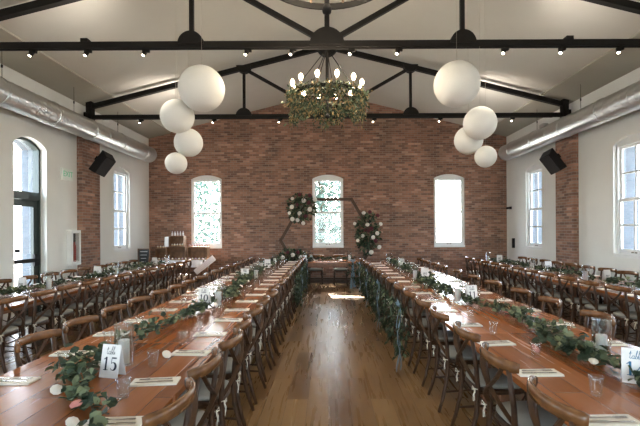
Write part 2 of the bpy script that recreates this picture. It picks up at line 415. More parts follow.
# glazed dark door with arched transom on the left
def door():
    P = Pleft; uc, w, z0, z1, rise = left_ops[3]; a, b = uc-w/2, uc+w/2; zs = z1-rise
    root = bpy.data.objects.new('door_1', None); COL.objects.link(root); root['kind'] = 'structure'
    f = MB(); t = .05
    f.poly([(a, 0), (a+t, 0), (a+t, zs), (a, zs)], .13, .25, P); f.poly([(b-t, 0), (b, 0), (b, zs), (b-t, zs)], .13, .25, P)
    out = arc_pts(a, b, zs, rise); inn = arc_pts(a+t, b-t, zs-.02, rise-.035)
    for i in range(12): f.poly([out[i], out[i+1], inn[i+1], inn[i]], .13, .25, P)
    f.poly([(a+t, 2.30), (b-t, 2.29), (b-t, 2.45), (a+t, 2.45)], .12, .25, P)
    f.build('door_frame', M['dgreen'], root)
    g = MB(); g.add([P(u, .19, z) for u, z in [(a+t, 2.42), (b-t, 2.42)]+inn[::-1]], [tuple(range(15))]); g.build('transom_pane', M['glass'], root, recalc=False)
    l = MB(); s = .12; a2, b2 = a+t+.005, b-t-.005
    l.poly([(a2, .01), (a2+s, .01), (a2+s, 2.29), (a2, 2.29)], .155, .21, P); l.poly([(b2-s, .01), (b2, .01), (b2, 2.29), (b2-s, 2.29)], .155, .21, P)
    l.poly([(a2+s, .01), (b2-s, .01), (b2-s, .27), (a2+s, .27)], .155, .21, P); l.poly([(a2+s, 2.16), (b2-s, 2.16), (b2-s, 2.29), (a2+s, 2.29)], .155, .21, P)
    lf = l.build('door_leaf', M['dgreen'], root)
    g = MB(); g.add([P(u, .185, z) for u, z in [(a2+s, .27), (b2-s, .27), (b2-s, 2.16), (a2+s, 2.16)]], [(0, 1, 2, 3)]); g.build('door_pane', M['glass'], lf, recalc=False)
    h = MB(); h.poly([(a2+.06, 1.05), (b2-.06, 1.05), (b2-.06, 1.13), (a2+.06, 1.13)], .085, .125, P)
    h.poly([(b2-.16, .97), (b2-.01, .97), (b2-.01, 1.21), (b2-.16, 1.21)], .10, .155, P); h.poly([(a2+.02, 1.02), (a2+.1, 1.02), (a2+.1, 1.16), (a2+.02, 1.16)], .11, .155, P)
    h.build('panic_bar', M['blackplastic'], lf, bevel=.008)
    n = MB(); n.poly([(uc-.2, 1.26), (uc-.05, 1.26), (uc-.05, 1.33), (uc-.2, 1.33)], .182, .184, P); n.build('door_notice', M['blackplastic'], lf)
    portal(P, uc, w, 0, z1, (1, 0, 0))
door()

# ------------------------------------------------------------------ roof trusses
TIE = 4.35; RZ0 = 5.985
def rz(x): return RZ0-SLOPE*abs(x)
def make_truss():
    t = thing('roof_truss', '', 'truss')
    b = M['black']
    MB().bar((-5.62, 0, TIE), (5.62, 0, TIE), .09, .09).build('tie_beam', b, t)
    for s in (-1, 1):
        MB().bar((0, 0, RZ0), (s*5.6, 0, rz(5.6)), .10, .105).build('rafter', b, t)
        MB().bar((s*1.96, 0, TIE), (s*1.96, 0, rz(1.96)), .06, .062, (0, 1, 0)).build('post', b, t)
        MB().bar((0, 0, TIE+.02), (s*1.96, 0, rz(1.96)-.02), .064, .07).build('brace', b, t)
        mb = MB(); mb.box((s*5.585, 0, (TIE+rz(5.6))/2), (.13, .16, rz(5.6)-TIE+.24)); mb.box((s*5.62, 0, TIE-.02), (.06, .34, .2)); mb.build('end_bracket', b, t)
        # gussets: half discs
        def disc(cx, cz, r, a0, a1):
            pts = [(cx+r*math.cos(a0+(a1-a0)*i/16), cz+r*math.sin(a0+(a1-a0)*i/16)) for i in range(17)]
            return MB().poly(pts, -.075, .075, P3)
        disc(s*1.96, TIE-.0, .185, 0, PI).build('gusset_plate', b, t)
        disc(s*1.96, rz(1.96)+.04, .17, PI+s*.245*0, 2*PI).build('gusset_plate', b, t)
    MB().bar((0, 0, TIE), (0, 0, RZ0), .072, .075, (0, 1, 0)).build('king_post', b, t)
    disc(0, TIE-.02, .25, 0, PI).build('gusset_plate', b, t)
    disc(0, RZ0+.02, .25, PI, 2*PI).build('gusset_plate', b, t)
    MB().b2((-5.3, -.015, TIE-.062), (5.3, .015, TIE-.045)).build('light_track', b, t)
    return t
tm = Maker(make_truss)
TY = [10.06-BAY*k for k in range(4)]
for k, lab in enumerate(['black steel roof truss crossing the hall above the lanterns, nearest the brick wall', 'black steel roof truss whose tie beam spans the whole top of the photo', 'black steel roof truss straight above the camera', 'black steel roof truss behind the camera']):
    tm.put((0, TY[k], 0), 0, lab, 'roof trusses')
# track spotlights
def make_spot():
    t = thing('track_spotlight', '', 'spotlight')
    MB().b2((-.05, -.02, -.035), (.05, .02, 0)).build('adapter', M['black'], t)
    ax = Vector((-.35, -.35, -.87)).normalized()
    p0 = Vector((-.015, 0, -.03)); p1 = p0+ax*.06
    MB().cyl(p0-ax*.015, p1, .031, 14).build('lamp_head', M['black'], t)
    MB().cyl(p1, p1+ax*.004, .019, 14).build('lens', M['led'], t)
    return t
sm = Maker(make_spot)
spots = [(0, [(142, 'left'), (215, 'left'), (281, 'left'), (375, 'right'), (441, 'right'), (513, 'right')]),
         (1, [(34, 'left'), (89, 'left'), (147, 'left'), (249, 'left'), (294, 'left'), (353, 'right'), (400, 'right'), (506, 'right'), (563, 'right'), (621, 'right')])]
for k, L in spots:
    s = 427/TY[k]; n = len(L)
    for i, (x, side) in enumerate(L):
        X = (x-328)/s
        lab = 'small black track spotlight, %s from the left under the %s roof truss tie beam' % (ORD[i], 'farther' if k == 0 else 'nearer')
        o = sm.put((X, TY[k], TIE-.062), 0, lab, 'track spotlights on the trusses')
        l = bpy.data.lights.new('spot_beam', 'SPOT'); l.energy = 24; l.color = (1, .88, .74); l.spot_size = 1.5; l.spot_blend = .6; l.shadow_soft_size = .03
        lo = bpy.data.objects.new('spot_beam', l); COL.objects.link(lo); lo.location = (X-.06, TY[k]-.04, TIE-.22); lo.rotation_euler = Vector((-.25*X/5, -.2, -.9)).to_track_quat('-Z', 'Y').to_euler()
# wall-wash uplights on the truss ends
def make_up():
    t = thing('truss_uplight', '', 'uplight')
    MB().b2((-.05, -.05, 0), (.05, .05, .05)).build('lamp_housing', M['black'], t)
    MB().b2((-.04, -.04, .05), (.04, .04, .054)).build('lens', M['led'], t)
    return t
um = Maker(make_up)
for k in range(3):
    for sx, side in ((-1, 'left'), (1, 'right')):
        nm = ['farther', 'nearer', 'overhead'][k]
        p = (sx*3.5, TY[k], TIE+.045)
        um.put(p, 0, 'small black uplight on the %s end of the %s truss tie beam' % (side, nm), 'truss uplights')
        l = bpy.data.lights.new('uplight_beam', 'SPOT'); l.energy = (34, 16, 6)[k]; l.color = (1, .87, .78); l.spot_size = 2.2; l.spot_blend = .8; l.shadow_soft_size = .03
        lo = bpy.data.objects.new('uplight_beam', l); COL.objects.link(lo); lo.location = (p[0]+sx*.02, p[1]+.16, p[2]+.0)
        lo.rotation_euler = Vector((sx*.75, .3, 1)).to_track_quat('-Z', 'Y').to_euler()

# ------------------------------------------------------------------ ducts
def make_duct():
    t = thing('air_duct', '', 'duct'); r = .225; y1 = 13.12; y0 = FD+.3
    body = []
    y = y0
    MB().lathe([(r, 0), (r, y1-.25-y0)], (0, y0, 0), 28, (0, 1, 0)).build('duct_pipe', M['galv'], t, smooth=True)
    MB().lathe([(r+.002, 0), (r+.012, .01), (r+.012, .05), (r*.3, .055), (.0001, .055)], (0, y1-.25, 0), 28, (0, 1, 0)).build('end_cap', M['galv'], t)
    n = 0
    y = y1-.75
    while y > y0+.5:
        pr = [(r+.001, -.02), (r+.014, -.015), (r+.014, .015), (r+.001, .02)]
        MB().lathe(pr, (0, y, 0), 28, (0, 1, 0)).build('joint_band', M['galv'], t)
        y -= 1.35
    mb = MB(); yy = y0+.1
    while yy < y1-.3:
        mb.lathe([(r, -.006), (r+.004, -.002), (r+.004, .002), (r, .006)], (0, yy, 0), 28, Vector((.06, 1, .03)).normalized()); yy += .17
    mb.build('spiral_seam', M['galv'], t, recalc=False)
    hg = MB()
    for yy in [6.19-1.8, 6.19+.9, 9.1, 11.0, 2.3]:
        hg.tube([(0, yy, r), (0, yy, 4.85-3.97)], .005, 4); hg.box((0, yy, r+.22), (.02, .02, .05))
    hg.build('hanger_wire', M['black'], t)
    d = MB(); d.box((0, 10.35, -.03), (.50, .32, .12)); d.box((-.16, 10.35, .19), (.12, .2, .1)); d.build('damper_box', M['galv'], t, bevel=.01)
    return t
dm = Maker(make_duct)
dm.put((-5.4, 0, 3.97), 0, 'round galvanised spiral air duct hanging along the left wall', 'air ducts')
dm.put((5.4, 0, 3.97), 0, 'round galvanised spiral air duct hanging along the right wall', 'air ducts')

# ------------------------------------------------------------------ speakers, signs, wall devices
def make_speaker():
    t = thing('wall_speaker', '', 'loudspeaker')
    P = lambda u, n, z: Vector((u, n, z))
    c = MB(); c.poly([(-.13, -.28), (.14, -.23), (.14, .23), (-.13, .28)], -.14, .14, P); c.build('cabinet', M['blackplastic'], t, bevel=.015)
    MB().b2((.135, -.12, -.22), (.15, .12, .22)).build('grille', M['mesh'], t, bevel=.006)
    b = MB(); b.b2((-.32, -.04, -.05), (-.12, .04, .05)); b.build('mount_bracket', M['black'], t)
    return t
spm = Maker(make_speaker)
spm.put((-5.24, 9.95, 3.22), 0, 'black loudspeaker tilted down from the left brick pillar', 'wall speakers', rot=Euler((math.radians(-20), math.radians(33), math.radians(-35))))
spm.put((5.24, 9.95, 3.22), 0, 'black loudspeaker tilted down from the right brick pillar', 'wall speakers', rot=Euler((math.radians(20), math.radians(33), math.radians(215))))
def text_mesh(s, size, mat, parent, mtx, name='lettering', depth=.002):
    cu = bpy.data.curves.new('t', 'FONT'); cu.body = s; cu.size = size; cu.extrude = depth; cu.align_x = 'CENTER'; cu.align_y = 'CENTER'
    tmp = bpy.data.objects.new('t', cu); COL.objects.link(tmp)
    dg = bpy.context.evaluated_depsgraph_get(); dg.update()
    me = bpy.data.meshes.new_from_object(tmp.evaluated_get(dg)); bpy.data.objects.remove(tmp)
    me.materials.clear(); me.materials.append(mat)
    me.transform(mtx)
    o = bpy.data.objects.new(name, me); COL.objects.link(o)
    if parent: o.parent = parent
    return o
t = thing('exit_sign', 'pale exit sign with green letters on the left wall beside the door', 'sign', (-W, 9.42, 2.92))
MB().b2((0, -.19, -.13), (.05, .19, .13)).build('sign_housing', M['exitw'], t, bevel=.008)
text_mesh('EXIT', .17, M['exitg'], t, Matrix.Translation((.052, 0, 0)) @ Matrix(((0, 0, 1), (1, 0, 0), (0, 1, 0))).to_4x4())
t = thing('extinguisher_cabinet', 'white fire extinguisher cabinet on the left wall next to the brick pillar', 'cabinet', (-W, 9.62, 1.3))
m = MB(); m.b2((0, -.18, -.39), (.11, -.12, .39)); m.b2((0, .12, -.39), (.11, .18, .39)); m.b2((0, -.12, .32), (.11, .12, .39)); m.b2((0, -.12, -.39), (.11, .12, -.32)); m.b2((0, -.12, -.32), (.015, .12, .32))
m.build('cabinet_body', M['white'], t)
MB().b2((.016, -.12, -.32), (.02, .12, .32)).build('cabinet_lining', M['cabin'], t)
MB().add([(.10, -.12, -.32), (.10, .12, -.32), (.10, .12, .32), (.10, -.12, .32)], [(0, 1, 2, 3)]).build('cabinet_pane', M['glass'], t, recalc=False)
t = thing('fire_extinguisher', 'red fire extinguisher inside the white wall cabinet', 'extinguisher', (-W+.062, 9.62, .98))
MB().lathe([(.0001, 0), (.035, 0), (.037, .03), (.037, .36), (.025, .40), (.012, .42), (.012, .45), (.0001, .45)], k=14).build('bottle', M['red'], t, smooth=True)
MB().b2((-.012, -.05, .45), (.012, .03, .49)).build('valve_handle', M['blackplastic'], t)
o = MB().b2((W-.06, 13.2, 1.08), (W, 13.3, 1.38)).build('wall_control_box', M['blackplastic'], bevel=.006)
tag(o, 'small black upright control box on the right wall near the brick wall corner', 'control box')
t = thing('security_camera', 'small black camera at the corner of the brick wall and right wall', 'camera', (W-.02, 13.45, 2.33))
MB().b2((-.04, -.03, -.04), (.02, .03, .04)).build('camera_mount', M['black'], t); MB().cyl((-.04, 0, 0), (-.14, -.05, -.01), .035).build('camera_body', M['black'], t)
t = thing('smoke_detector', 'round white detector on the ceiling right of the king post', 'detector', (1.06, 5.55-.45, APEX-SLOPE*1.06), 0)
t.rotation_euler = (0, math.atan(SLOPE), 0)
MB().lathe([(.0001, -.025), (.10, -.02), (.12, 0), (.0001, .0)], k=20).build('detector_body', M['white'], t, smooth=True)

# ------------------------------------------------------------------ lanterns
def make_lantern():
    t = thing('paper_lantern', '', 'lantern')
    prof = []
    n = 64
    for i in range(n+1):
        a = -PI/2+PI*i/n
        if abs(a) > 1.5: continue
        r = 1+(.006 if i % 2 else -.004); prof.append((r*math.cos(a), r*math.sin(a)))
    prof = [(.0001, prof[0][1])]+prof+[(.0001, prof[-1][1])]
    MB().lathe(prof, k=40).build('lantern_shade', M['lantern'], t, smooth=True)
    MB().tube([(0.06*math.cos(2*PI*i/16), .06*math.sin(2*PI*i/16), .998) for i in range(16)], .012, 5, closed=True).build('wire_ring', M['black'], t)
    return t
S1 = 427/TY[1]
lm = Maker(make_lantern)
for x, y, r, lab in ((202.5, 88, 22.5, 'largest white paper lantern in the left cluster, top one'), (178, 115.5, 16.5, 'second largest white paper lantern in the left cluster, leftmost upper one'),
                     (189, 142, 14, 'white paper lantern third down in the left cluster'), (176.5, 162.5, 10.7, 'smallest white paper lantern at the bottom of the left cluster'),
                     (457.5, 85, 22.5, 'largest white paper lantern in the right cluster, top one'), (480.5, 124, 16.2, 'second largest white paper lantern in the right cluster, below the top one'),
                     (469, 141, 14, 'white paper lantern third down in the right cluster'), (486, 157.5, 10.7, 'smallest white paper lantern at the bottom of the right cluster')):
    dd = {22.5: -.22, 14: .24 if x < 328 else .36, 16.2: -.02, 16.5: .04}.get(r, .1)
    s = 427/(TY[1]+dd); X, Z = px(x, y, s); R = r/s
    o = lm.put((X, TY[1]+dd, Z), 0, lab, 'paper lantern clusters'); o.scale = (R, R, R)
    c = MB(); c.tube([(0, 0, .998), (0, 0, (APEX-SLOPE*abs(X)-Z)/R)], .0018/R, 4); c.build('hanging_cord', M['soffit'], o)

# ------------------------------------------------------------------ leaves / flowers helpers
def rv(): return Vector((random.gauss(0, 1), random.gauss(0, 1), random.gauss(0, 1))).normalized()
def rose(mb, c, r, d=Vector((0, 0, 1))):
    R = Vector((0, 0, 1)).rotation_difference(d.normalized()).to_matrix()
    mb.lathe([(0.0001, -.3*r), (.7*r, -.1*r), (r, .3*r), (.92*r, .42*r), (.75*r, .2*r), (.7*r, .5*r), (.5*r, .35*r), (.42*r, .6*r), (.2*r, .5*r), (.0001, .62*r)], c, 9, d)
GC = {'L': [(1.0, -1.0), (1.9, -1.05), (2.05, -1.10), (2.3, -1.34), (2.6, -1.60), (3.0, -1.53), (3.5, -1.56), (3.95, -1.49), (4.7, -1.42), (5.6, -1.36), (7.5, -1.46), (10, -1.52), (13, -1.46)],
      'R': [(1.0, 1.74), (2.44, 1.79), (2.9, 1.77), (3.1, 1.72), (3.6, 1.81), (4.1, 1.89), (4.4, 1.87), (5.3, 1.66), (6.0, 1.60), (6.9, 1.60), (8.5, 1.70), (13, 1.72)]}
def curve(tab, y):
    for (a, p), (b, q) in zip(tab, tab[1:]):
        if y <= b:
            t = max(0, (y-a)/(b-a)); t = t*t*(3-2*t); return p+(q-p)*t
    return tab[-1][1]
def make_garland(L, n, seed, rose_n=2, fx=None):
    def fn():
        rs = random.getstate(); random.seed(seed)
        t = thing('eucalyptus_garland', '', 'garland')
        def ctr(y): return Vector(((fx(y) if fx else .05*math.sin(y*2.6+seed))+.025*math.sin(y*7), y, .035))
        MB().tube([ctr(-L/2+L*i/24) for i in range(25)], .006, 5).build('garland_stem', M['stem'], t)
        mb = MB(); nodes = [random.uniform(-L/2, L/2) for _ in range(int(L*5))]
        for i in range(n):
            y = random.uniform(-L/2, L/2) if random.random() < .45 else max(-L/2, min(L/2, random.choice(nodes)+random.gauss(0, .05)))
            q = random.random()
            thick = .8+.35*math.sin(y*3.1+seed*2)
            c = ctr(y)+Vector((random.gauss(0, .062)*thick, 0, abs(random.gauss(0, .042))*thick))
            if c.z < .008: c.z = .01
            d = Vector((random.gauss(0, 1), random.gauss(.3, .9), random.gauss(.2, .5))).normalized()
            nr = Vector((random.gauss(0, .7), random.gauss(-.3, .7), 1))
            mb.cur = 0 if q < .52 else (1 if q < .80 else 2)
            ln = random.uniform(.04, .072)
            if c.z+d.z*ln < .004: d.z = abs(d.z)*.3
            mb.leaf(c, d, nr, ln, ln*random.uniform(.7, 1.0), .12)
        mb.build('leaves', [M['leaf1'], M['leaf2'], M['leaf3']], t, recalc=False)
        for i in range(rose_n):
            y = random.uniform(-L*.4, L*.4); c = ctr(y)+Vector((random.choice((-.09, .09)), 0, .01)); mb = MB()
            rose(mb, c, .03, Vector((random.uniform(-1, 1), -.4, 1))); k = random.random()
            mb.build('rose', M['rosew'] if k < .6 else M['rosep'], t, smooth=True)
        random.setstate(rs)
        return t
    return fn
def blob_leaves(mb, c, rad, n, size, hang=0., cur=None):
    c = Vector(c)
    for i in range(n):
        v = rv(); rr = random.random()**.4
        p = c+Vector((v.x*rad[0]*rr, v.y*rad[1]*rr, v.z*rad[2]*rr))
        d = (v+rv()*.7+Vector((0, 0, -hang))).normalized()
        q = random.random(); mb.cur = (0 if q < .5 else (1 if q < .85 else 2)) if cur is None else cur
        ln = random.uniform(.7, 1.3)*size
        mb.leaf(p, d, rv(), ln, ln*random.uniform(.4, .75), .15)

# ------------------------------------------------------------------ chandeliers
def chandelier(loc, label, top, green):
    t = thing('chandelier', label, 'chandelier', loc, 0, 'ring chandeliers'); R = .51
    MB().sweep([(R*math.cos(2*PI*i/48), R*math.sin(2*PI*i/48), 0) for i in range(48)], rect(.012, .05), closed=True).build('ring', M['black'], t)
    h = top-loc[2]
    MB().tube([(0, 0, -.28), (0, 0, h)], .014, 8).build('down_rod', M['black'], t)
    MB().lathe([(.0001, -.33), (.03, -.31), (.035, -.28), (.02, -.25), (.0001, -.25)], k=10).build('finial', M['black'], t, smooth=True)
    m = MB(); m.bar((-R, 0, 0), (R, 0, 0), .02, .02); m.bar((0, -R, 0), (0, R, 0), .02, .02); m.build('cross_bar', M['black'], t)
    hc = min(h, .73)
    for i in range(6):
        a = 2*PI*i/6+.26
        MB().tube([(R*math.cos(a), R*math.sin(a), .02), (.02*math.cos(a), .02*math.sin(a), hc)], .006, 5).build('suspension_rod', M['black'], t)
    for i in range(12):
        a = 2*PI*(i+.5)/12; c = Vector((R*math.cos(a), R*math.sin(a), .02))
        s = MB().cyl(c, c+Vector((0, 0, .085)), .012, 8).build('candle_sleeve', M['candle_sleeve'], t)
        MB().lathe([(.0001, .082), (.012, .086), (.03, .13), (.031, .145), (.02, .175), (.0001, .19)], c, 10).build('bulb', M['bulb'], s, smooth=True)
        if i % 2 == 0:
            l = bpy.data.lights.new('bulb_glow', 'POINT'); l.energy = 10; l.color = (1, .84, .64); l.shadow_soft_size = .04
            lo = bpy.data.objects.new('bulb_glow', l); COL.objects.link(lo); lo.location = Vector(loc)+c+Vector((0, 0, .26))
    if green:
        mb = MB()
        for i in range(3300):
            a = random.uniform(0, 2*PI); k = random.random()
            drop = (.34+.10*math.sin(a*5)+.06*math.sin(a*11+1))
            z = .07-random.random()**1.0*drop*.9
            rr = R+random.gauss(-.015, .04)
            p = Vector((rr*math.cos(a), rr*math.sin(a), z))
            d = Vector((random.gauss(0, .5)+.4*math.cos(a), random.gauss(0, .5)+.4*math.sin(a), -.7+random.gauss(0, .6)))
            q = random.random(); mb.cur = 0 if q < .38 else (1 if q < .64 else (2 if q < .76 else 3))
            ln = random.uniform(.035, .075); mb.leaf(p, d, rv(), ln, ln*.45, .1)
        for i in range(26):   # trailing sprigs
            a = random.uniform(0, 2*PI); p = Vector((R*1.05*math.cos(a), R*1.05*math.sin(a), -.2)); ln = random.uniform(.12, .3)
            for j in range(9):
                q = p+Vector((random.gauss(0, .012), random.gauss(0, .012), -ln*j/9)); mb.cur = random.choice((0, 1, 3)); mb.leaf(q, Vector((random.gauss(0, .6), random.gauss(0, .6), -1)), rv(), .045, .016, .1)
        o = mb.build('chandelier_greenery', [M['leaf1'], M['leaf2'], M['leaf3'], M['dryleaf']], None, recalc=False, loc=loc)
        tag(o, 'green and golden foliage wreath hanging round the chandelier ring', 'greenery')
    return t
chandelier((0, TY[1], 3.60), 'round black ring chandelier with lit candle bulbs, dressed in greenery', TIE-.08, True)
chandelier((0, 3.0, 3.50), 'bare black ring chandelier cut off by the top edge', APEX-.01, False)

# ------------------------------------------------------------------ chair
def make_chair():
    t = thing('crossback_chair', '', 'chair')
    c = M['chair']
    for s in (-1, 1):
        MB().tube([(-.285, s*.205, 0), (-.245, s*.195, .12), (-.205, s*.188, .30), (-.195, s*.186, .46), (-.205, s*.190, .62), (-.24, s*.198, .845)], .0175, 8, scales=[.8, .95, 1.1, 1.15, 1.05, .9], up=(0, 1, 0)).build('leg', c, t, smooth=True)
        MB().tube([(.205, s*.195, 0), (.19, s*.18, .25), (.18, s*.17, .445)], .0165, 8, scales=[.75, 1, 1.2], up=(0, 1, 0)).build('leg', c, t, smooth=True)
        sl = []
        for i in range(11):
            u = i/10; y = s*(.165-.345*u+.03*math.sin(PI*2*u)); z = .835-.335*u; x = -.262-.03*math.sin(PI*u)+.065*u*u
            sl.append((x+(.005 if s > 0 else -.005), y, z))
        MB().sweep(sl, rect(.011, .026), up=(1, 0, 0)).build('cross_slat', c, t)
        MB().tube([(-.20, s*.186, .43), (-.12, s*.192, .33), (0, s*.192, .28), (.10, s*.188, .33), (.18, s*.172, .43)], .008, 6, up=(0, 1, 0)).build('side_brace', c, t, smooth=True)
    cr = []; n = 16
    for i in range(n+1):
        a = -1+2*i/n; y = .238*math.sin(a*1.35)/math.sin(1.35); x = -.165-.128*math.cos(a*1.35)
        cr.append((x, y, .858+.012*math.cos(a*1.5)))
    MB().sweep(cr, [(-.011, -.030), (.009, -.033), (.016, -.012), (.014, .022), (.004, .033), (-.009, .030), (-.014, .0)], scales=[.8]+[1]*(n-1)+[.8]).build('top_rail', M['crest'], t, smooth=True)
    pts = []
    for i in range(28):
        a = 2*PI*i/28; ca, sa = math.cos(a), math.sin(a)
        x = .205*abs(ca)**.6*(1 if ca > 0 else -1); y = (.205+.012*ca)*abs(sa)**.6*(1 if sa > 0 else -1); pts.append((x, y))
    def slab(z0, z1, k0, k1, inset):
        m = MB(); lv = [(z0, k0), (z0+(z1-z0)*.25, 1.0), (z1-(z1-z0)*.3, 1.0), (z1, k1)]
        vs = [(x*k*inset, y*k*inset, z) for z, k in lv for x, y in pts]; q = len(pts); fs = []
        for a in range(3):
            for i in range(q): fs.append((a*q+i, a*q+(i+1) % q, (a+1)*q+(i+1) % q, (a+1)*q+i))
        fs.append(tuple(range(q-1, -1, -1))); fs.append(tuple(3*q+i for i in range(q)))
        return m.add(vs, fs)
    slab(.430, .468, .96, .97, 1).build('seat', c, t)
    slab(.469, .508, .93, .90, .97).build('seat_cushion', M['cushion'], t, smooth=True)
    m = MB()
    for s in (-1, 1): m.tube([(-.235, s*.192, .18), (.19, s*.182, .2)], .009, 6)
    m.tube([(-.02, -.187, .19), (-.02, .187, .19)], .008, 6)
    m.build('stretcher', c, t)
    for s in (-1, 1):
        m = MB(); p = Vector((-.222, s*.205, .475))
        m.tube([p+Vector((.02, 0, 0)), p+Vector((-.012, -s*.02, .004)), p+Vector((-.012, s*.012, 0))], .004, 4)
        for dy, dz in ((.03, .018), (-.028, .016)):
            m.tube([p, p+Vector((-.01, dy, dz)), p+Vector((-.012, dy*1.2, -dz*.6)), p], .0032, 4)
        for dy, dz in ((.014, -.09), (-.016, -.075)):
            m.tube([p, p+Vector((-.012, dy*.6, dz*.5)), p+Vector((-.008, dy, dz))], .0032, 4)
        m.build('cushion_tie', M['twine'], t)
    return t
chm = Maker(make_chair)
def seen(x, y, z, mx=20):
    if y < .5: return False
    s = 427/y; u = 328+x*s; v = 230-(z-H)*s
    return -mx < u < 640+mx and v < 424
class Row: pass
def chair_row(X, facing, ds, sidename, group, tilt=0, skip=()):
    """facing +1: chair looks to +x (table on its right)"""
    vis = [d for d in ds if (seen(X+(-facing)*.25, d, .875, 0) or seen(X-facing*.25, d+.22, .875, 0))]
    for i, d in enumerate(vis):
        lab = 'crossback chair, %s, %s' % (sidename, order(i, len(vis)))
        rzz = (0 if facing > 0 else PI)+random.gauss(0, .035)+tilt
        Xd = X+(.13*max(0, 1-(d-2.7)/9) if X == 1.165 else 0)
        chm.put((Xd+random.gauss(0, .012), d+random.gauss(0, .012), 0), rzz, lab, group)
    return vis

# ------------------------------------------------------------------ tables
def make_table(L, Wt):
    def fn():
        t = thing('farm_table', '', 'table'); h = .76
        MB().b2((-Wt/2, -L/2+.003, h-.04), (Wt/2, L/2-.003, h)).build('tabletop', M['table'], t, bevel=.004)
        m = MB(); q = .22
        for s in (-1, 1): m.b2((s*(Wt/2-q), -L/2+.12, h-.13), (s*(Wt/2-q-.03), L/2-.12, h-.042))
        for s in (-1, 1): m.b2((-Wt/2+q, s*(L/2-.12), h-.13), (Wt/2-q, s*(L/2-.15), h-.042))
        m.build('apron', M['table_leg'], t)
        for sx in (-1, 1):
            for sy in (-1, 1):
                m = MB(); m.b2((sx*(Wt/2-q-.04), sy*(L/2-.17), 0), (sx*(Wt/2-q-.12), sy*(L/2-.25), h-.13)); m.build('leg', M['table_leg'], t, bevel=.005)
        return t
    return fn
# table runs:  key, centre X, width, start D, table length, count, side names
RUN = {
 'LI': dict(X=-1.46, W=1.22, y0=1.18, L=2.28, n=5, pitch=.57, XA=-.955, XB=-1.945, tilt=0, name='left inner run', aisle='aisle side of the left inner table run', wall='wall side of the left inner table run'),
 'RI': dict(X=1.75, W=1.22, y0=1.0, L=2.72, n=4, pitch=.68, XA=1.165, XB=2.22, tilt=0, name='right inner run', aisle='aisle side of the right inner table run', wall='wall side of the right inner table run'),
 'LO': dict(X=-4.45, W=1.2, y0=2.5, L=2.28, n=4, pitch=.57, XA=-3.97, XB=-4.95, tilt=0, name='left outer run', aisle='room side of the left outer run', wall='wall side of the left outer run'),
 'RO': dict(X=4.6, W=1.2, y0=2.5, L=2.40, n=4, pitch=.60, XA=4.12, XB=5.15, tilt=0, name='right outer run', aisle='room side of the right outer run', wall='wall side of the right outer run'),
}
tmk = {}
TZ = .76
for key, r in RUN.items():
    kk = (r['L'], r['W'])
    if kk not in tmk: tmk[kk] = Maker(make_table(*kk))
    r['cy'] = [r['y0']+r['L']*(i+.5) for i in range(r['n'])]
    for i, cy in enumerate(r['cy']):
        lab = 'plank farm table in the %s, %s' % (r['name'], order(i, r['n']))
        tmk[kk].put((r['X'], cy, 0), 0, lab, 'long farm tables')
    r['seats'] = [r['y0']+r['pitch']*(i+.5) for i in range(int(round(r['L']*r['n']/r['pitch'])))]
    f = 1 if key[0] == 'R' else -1      # aisle-side chairs of right run look +x
    seatsB = r['seats'] if key != 'RI' else [2.32, 3.1, 3.87, 4.72, 5.42, 6.3, 7.12, 8.1, 9.0, 9.82, 10.6, 11.45]
    r['visA'] = chair_row(r['XA'], f, r['seats'], r['aisle'], 'chairs along the %s' % r['name'], r['tilt'])
    r['visB'] = chair_row(r['XB'], -f, seatsB, r['wall'], 'chairs along the %s' % r['name'], r['tilt'])

# napkins, cutlery, tumblers
def make_napkin():
    m = MB(); m.box((0, 0, .002), (.27, .118, .004)); m.box((.003, .003, .0055), (.262, .112, .0028)); m.box((0, .001, .0085), (.268, .115, .0024), Euler((0, 0, .015)).to_matrix())
    return m.build('napkin', M['linen'])
def nap():
    o = make_napkin(); return tag(o, '', 'napkin')
def mk_fork():
    t = thing('fork', '', 'fork')
    m = MB(); m.sweep([(-.09, 0, .003), (-.03, 0, .002), (.02, 0, .004), (.045, 0, .003)], rect(.011, .003), scales=[1.2, .7, .6, 1]); m.build('fork_handle', M['steel'], t)
    m = MB(); m.box((.052, 0, .003), (.022, .022, .003))
    for q in (-.009, -.003, .003, .009): m.box((.08, q, .003), (.04, .003, .002))
    m.build('fork_head', M['steel'], t); return t
def mk_knife():
    t = thing('knife', '', 'knife')
    m = MB(); m.sweep([(-.11, 0, .003), (-.02, 0, .003)], rect(.014, .006)); m.build('knife_handle', M['steel'], t)
    m = MB(); m.add([(-.02, -.006, .002), (.10, -.006, .002), (.11, .002, .002), (.09, .009, .002), (-.02, .008, .002), (-.02, -.006, .004), (.10, -.006, .003), (.11, .002, .003), (.09, .009, .003), (-.02, .008, .004)], [(0, 1, 2, 3, 4), (9, 8, 7, 6, 5), (0, 1, 6, 5), (1, 2, 7, 6), (2, 3, 8, 7), (3, 4, 9, 8), (4, 0, 5, 9)]); m.build('knife_blade', M['steel'], t)
    return t
def mk_glass():
    m = MB(); m.lathe([(.0001, .001), (.026, .001), (.029, .01), (.036, .09), (.0385, .105), (.0365, .105), (.034, .088), (.026, .018), (.0001, .014)], k=18)
    o = m.build('water_tumbler', M['tumbler'], smooth=True); return tag(o, '', 'glass')
nm_, fk, kn, gl = Maker(nap), Maker(mk_fork), Maker(mk_knife), Maker(mk_glass)
cardspots = []
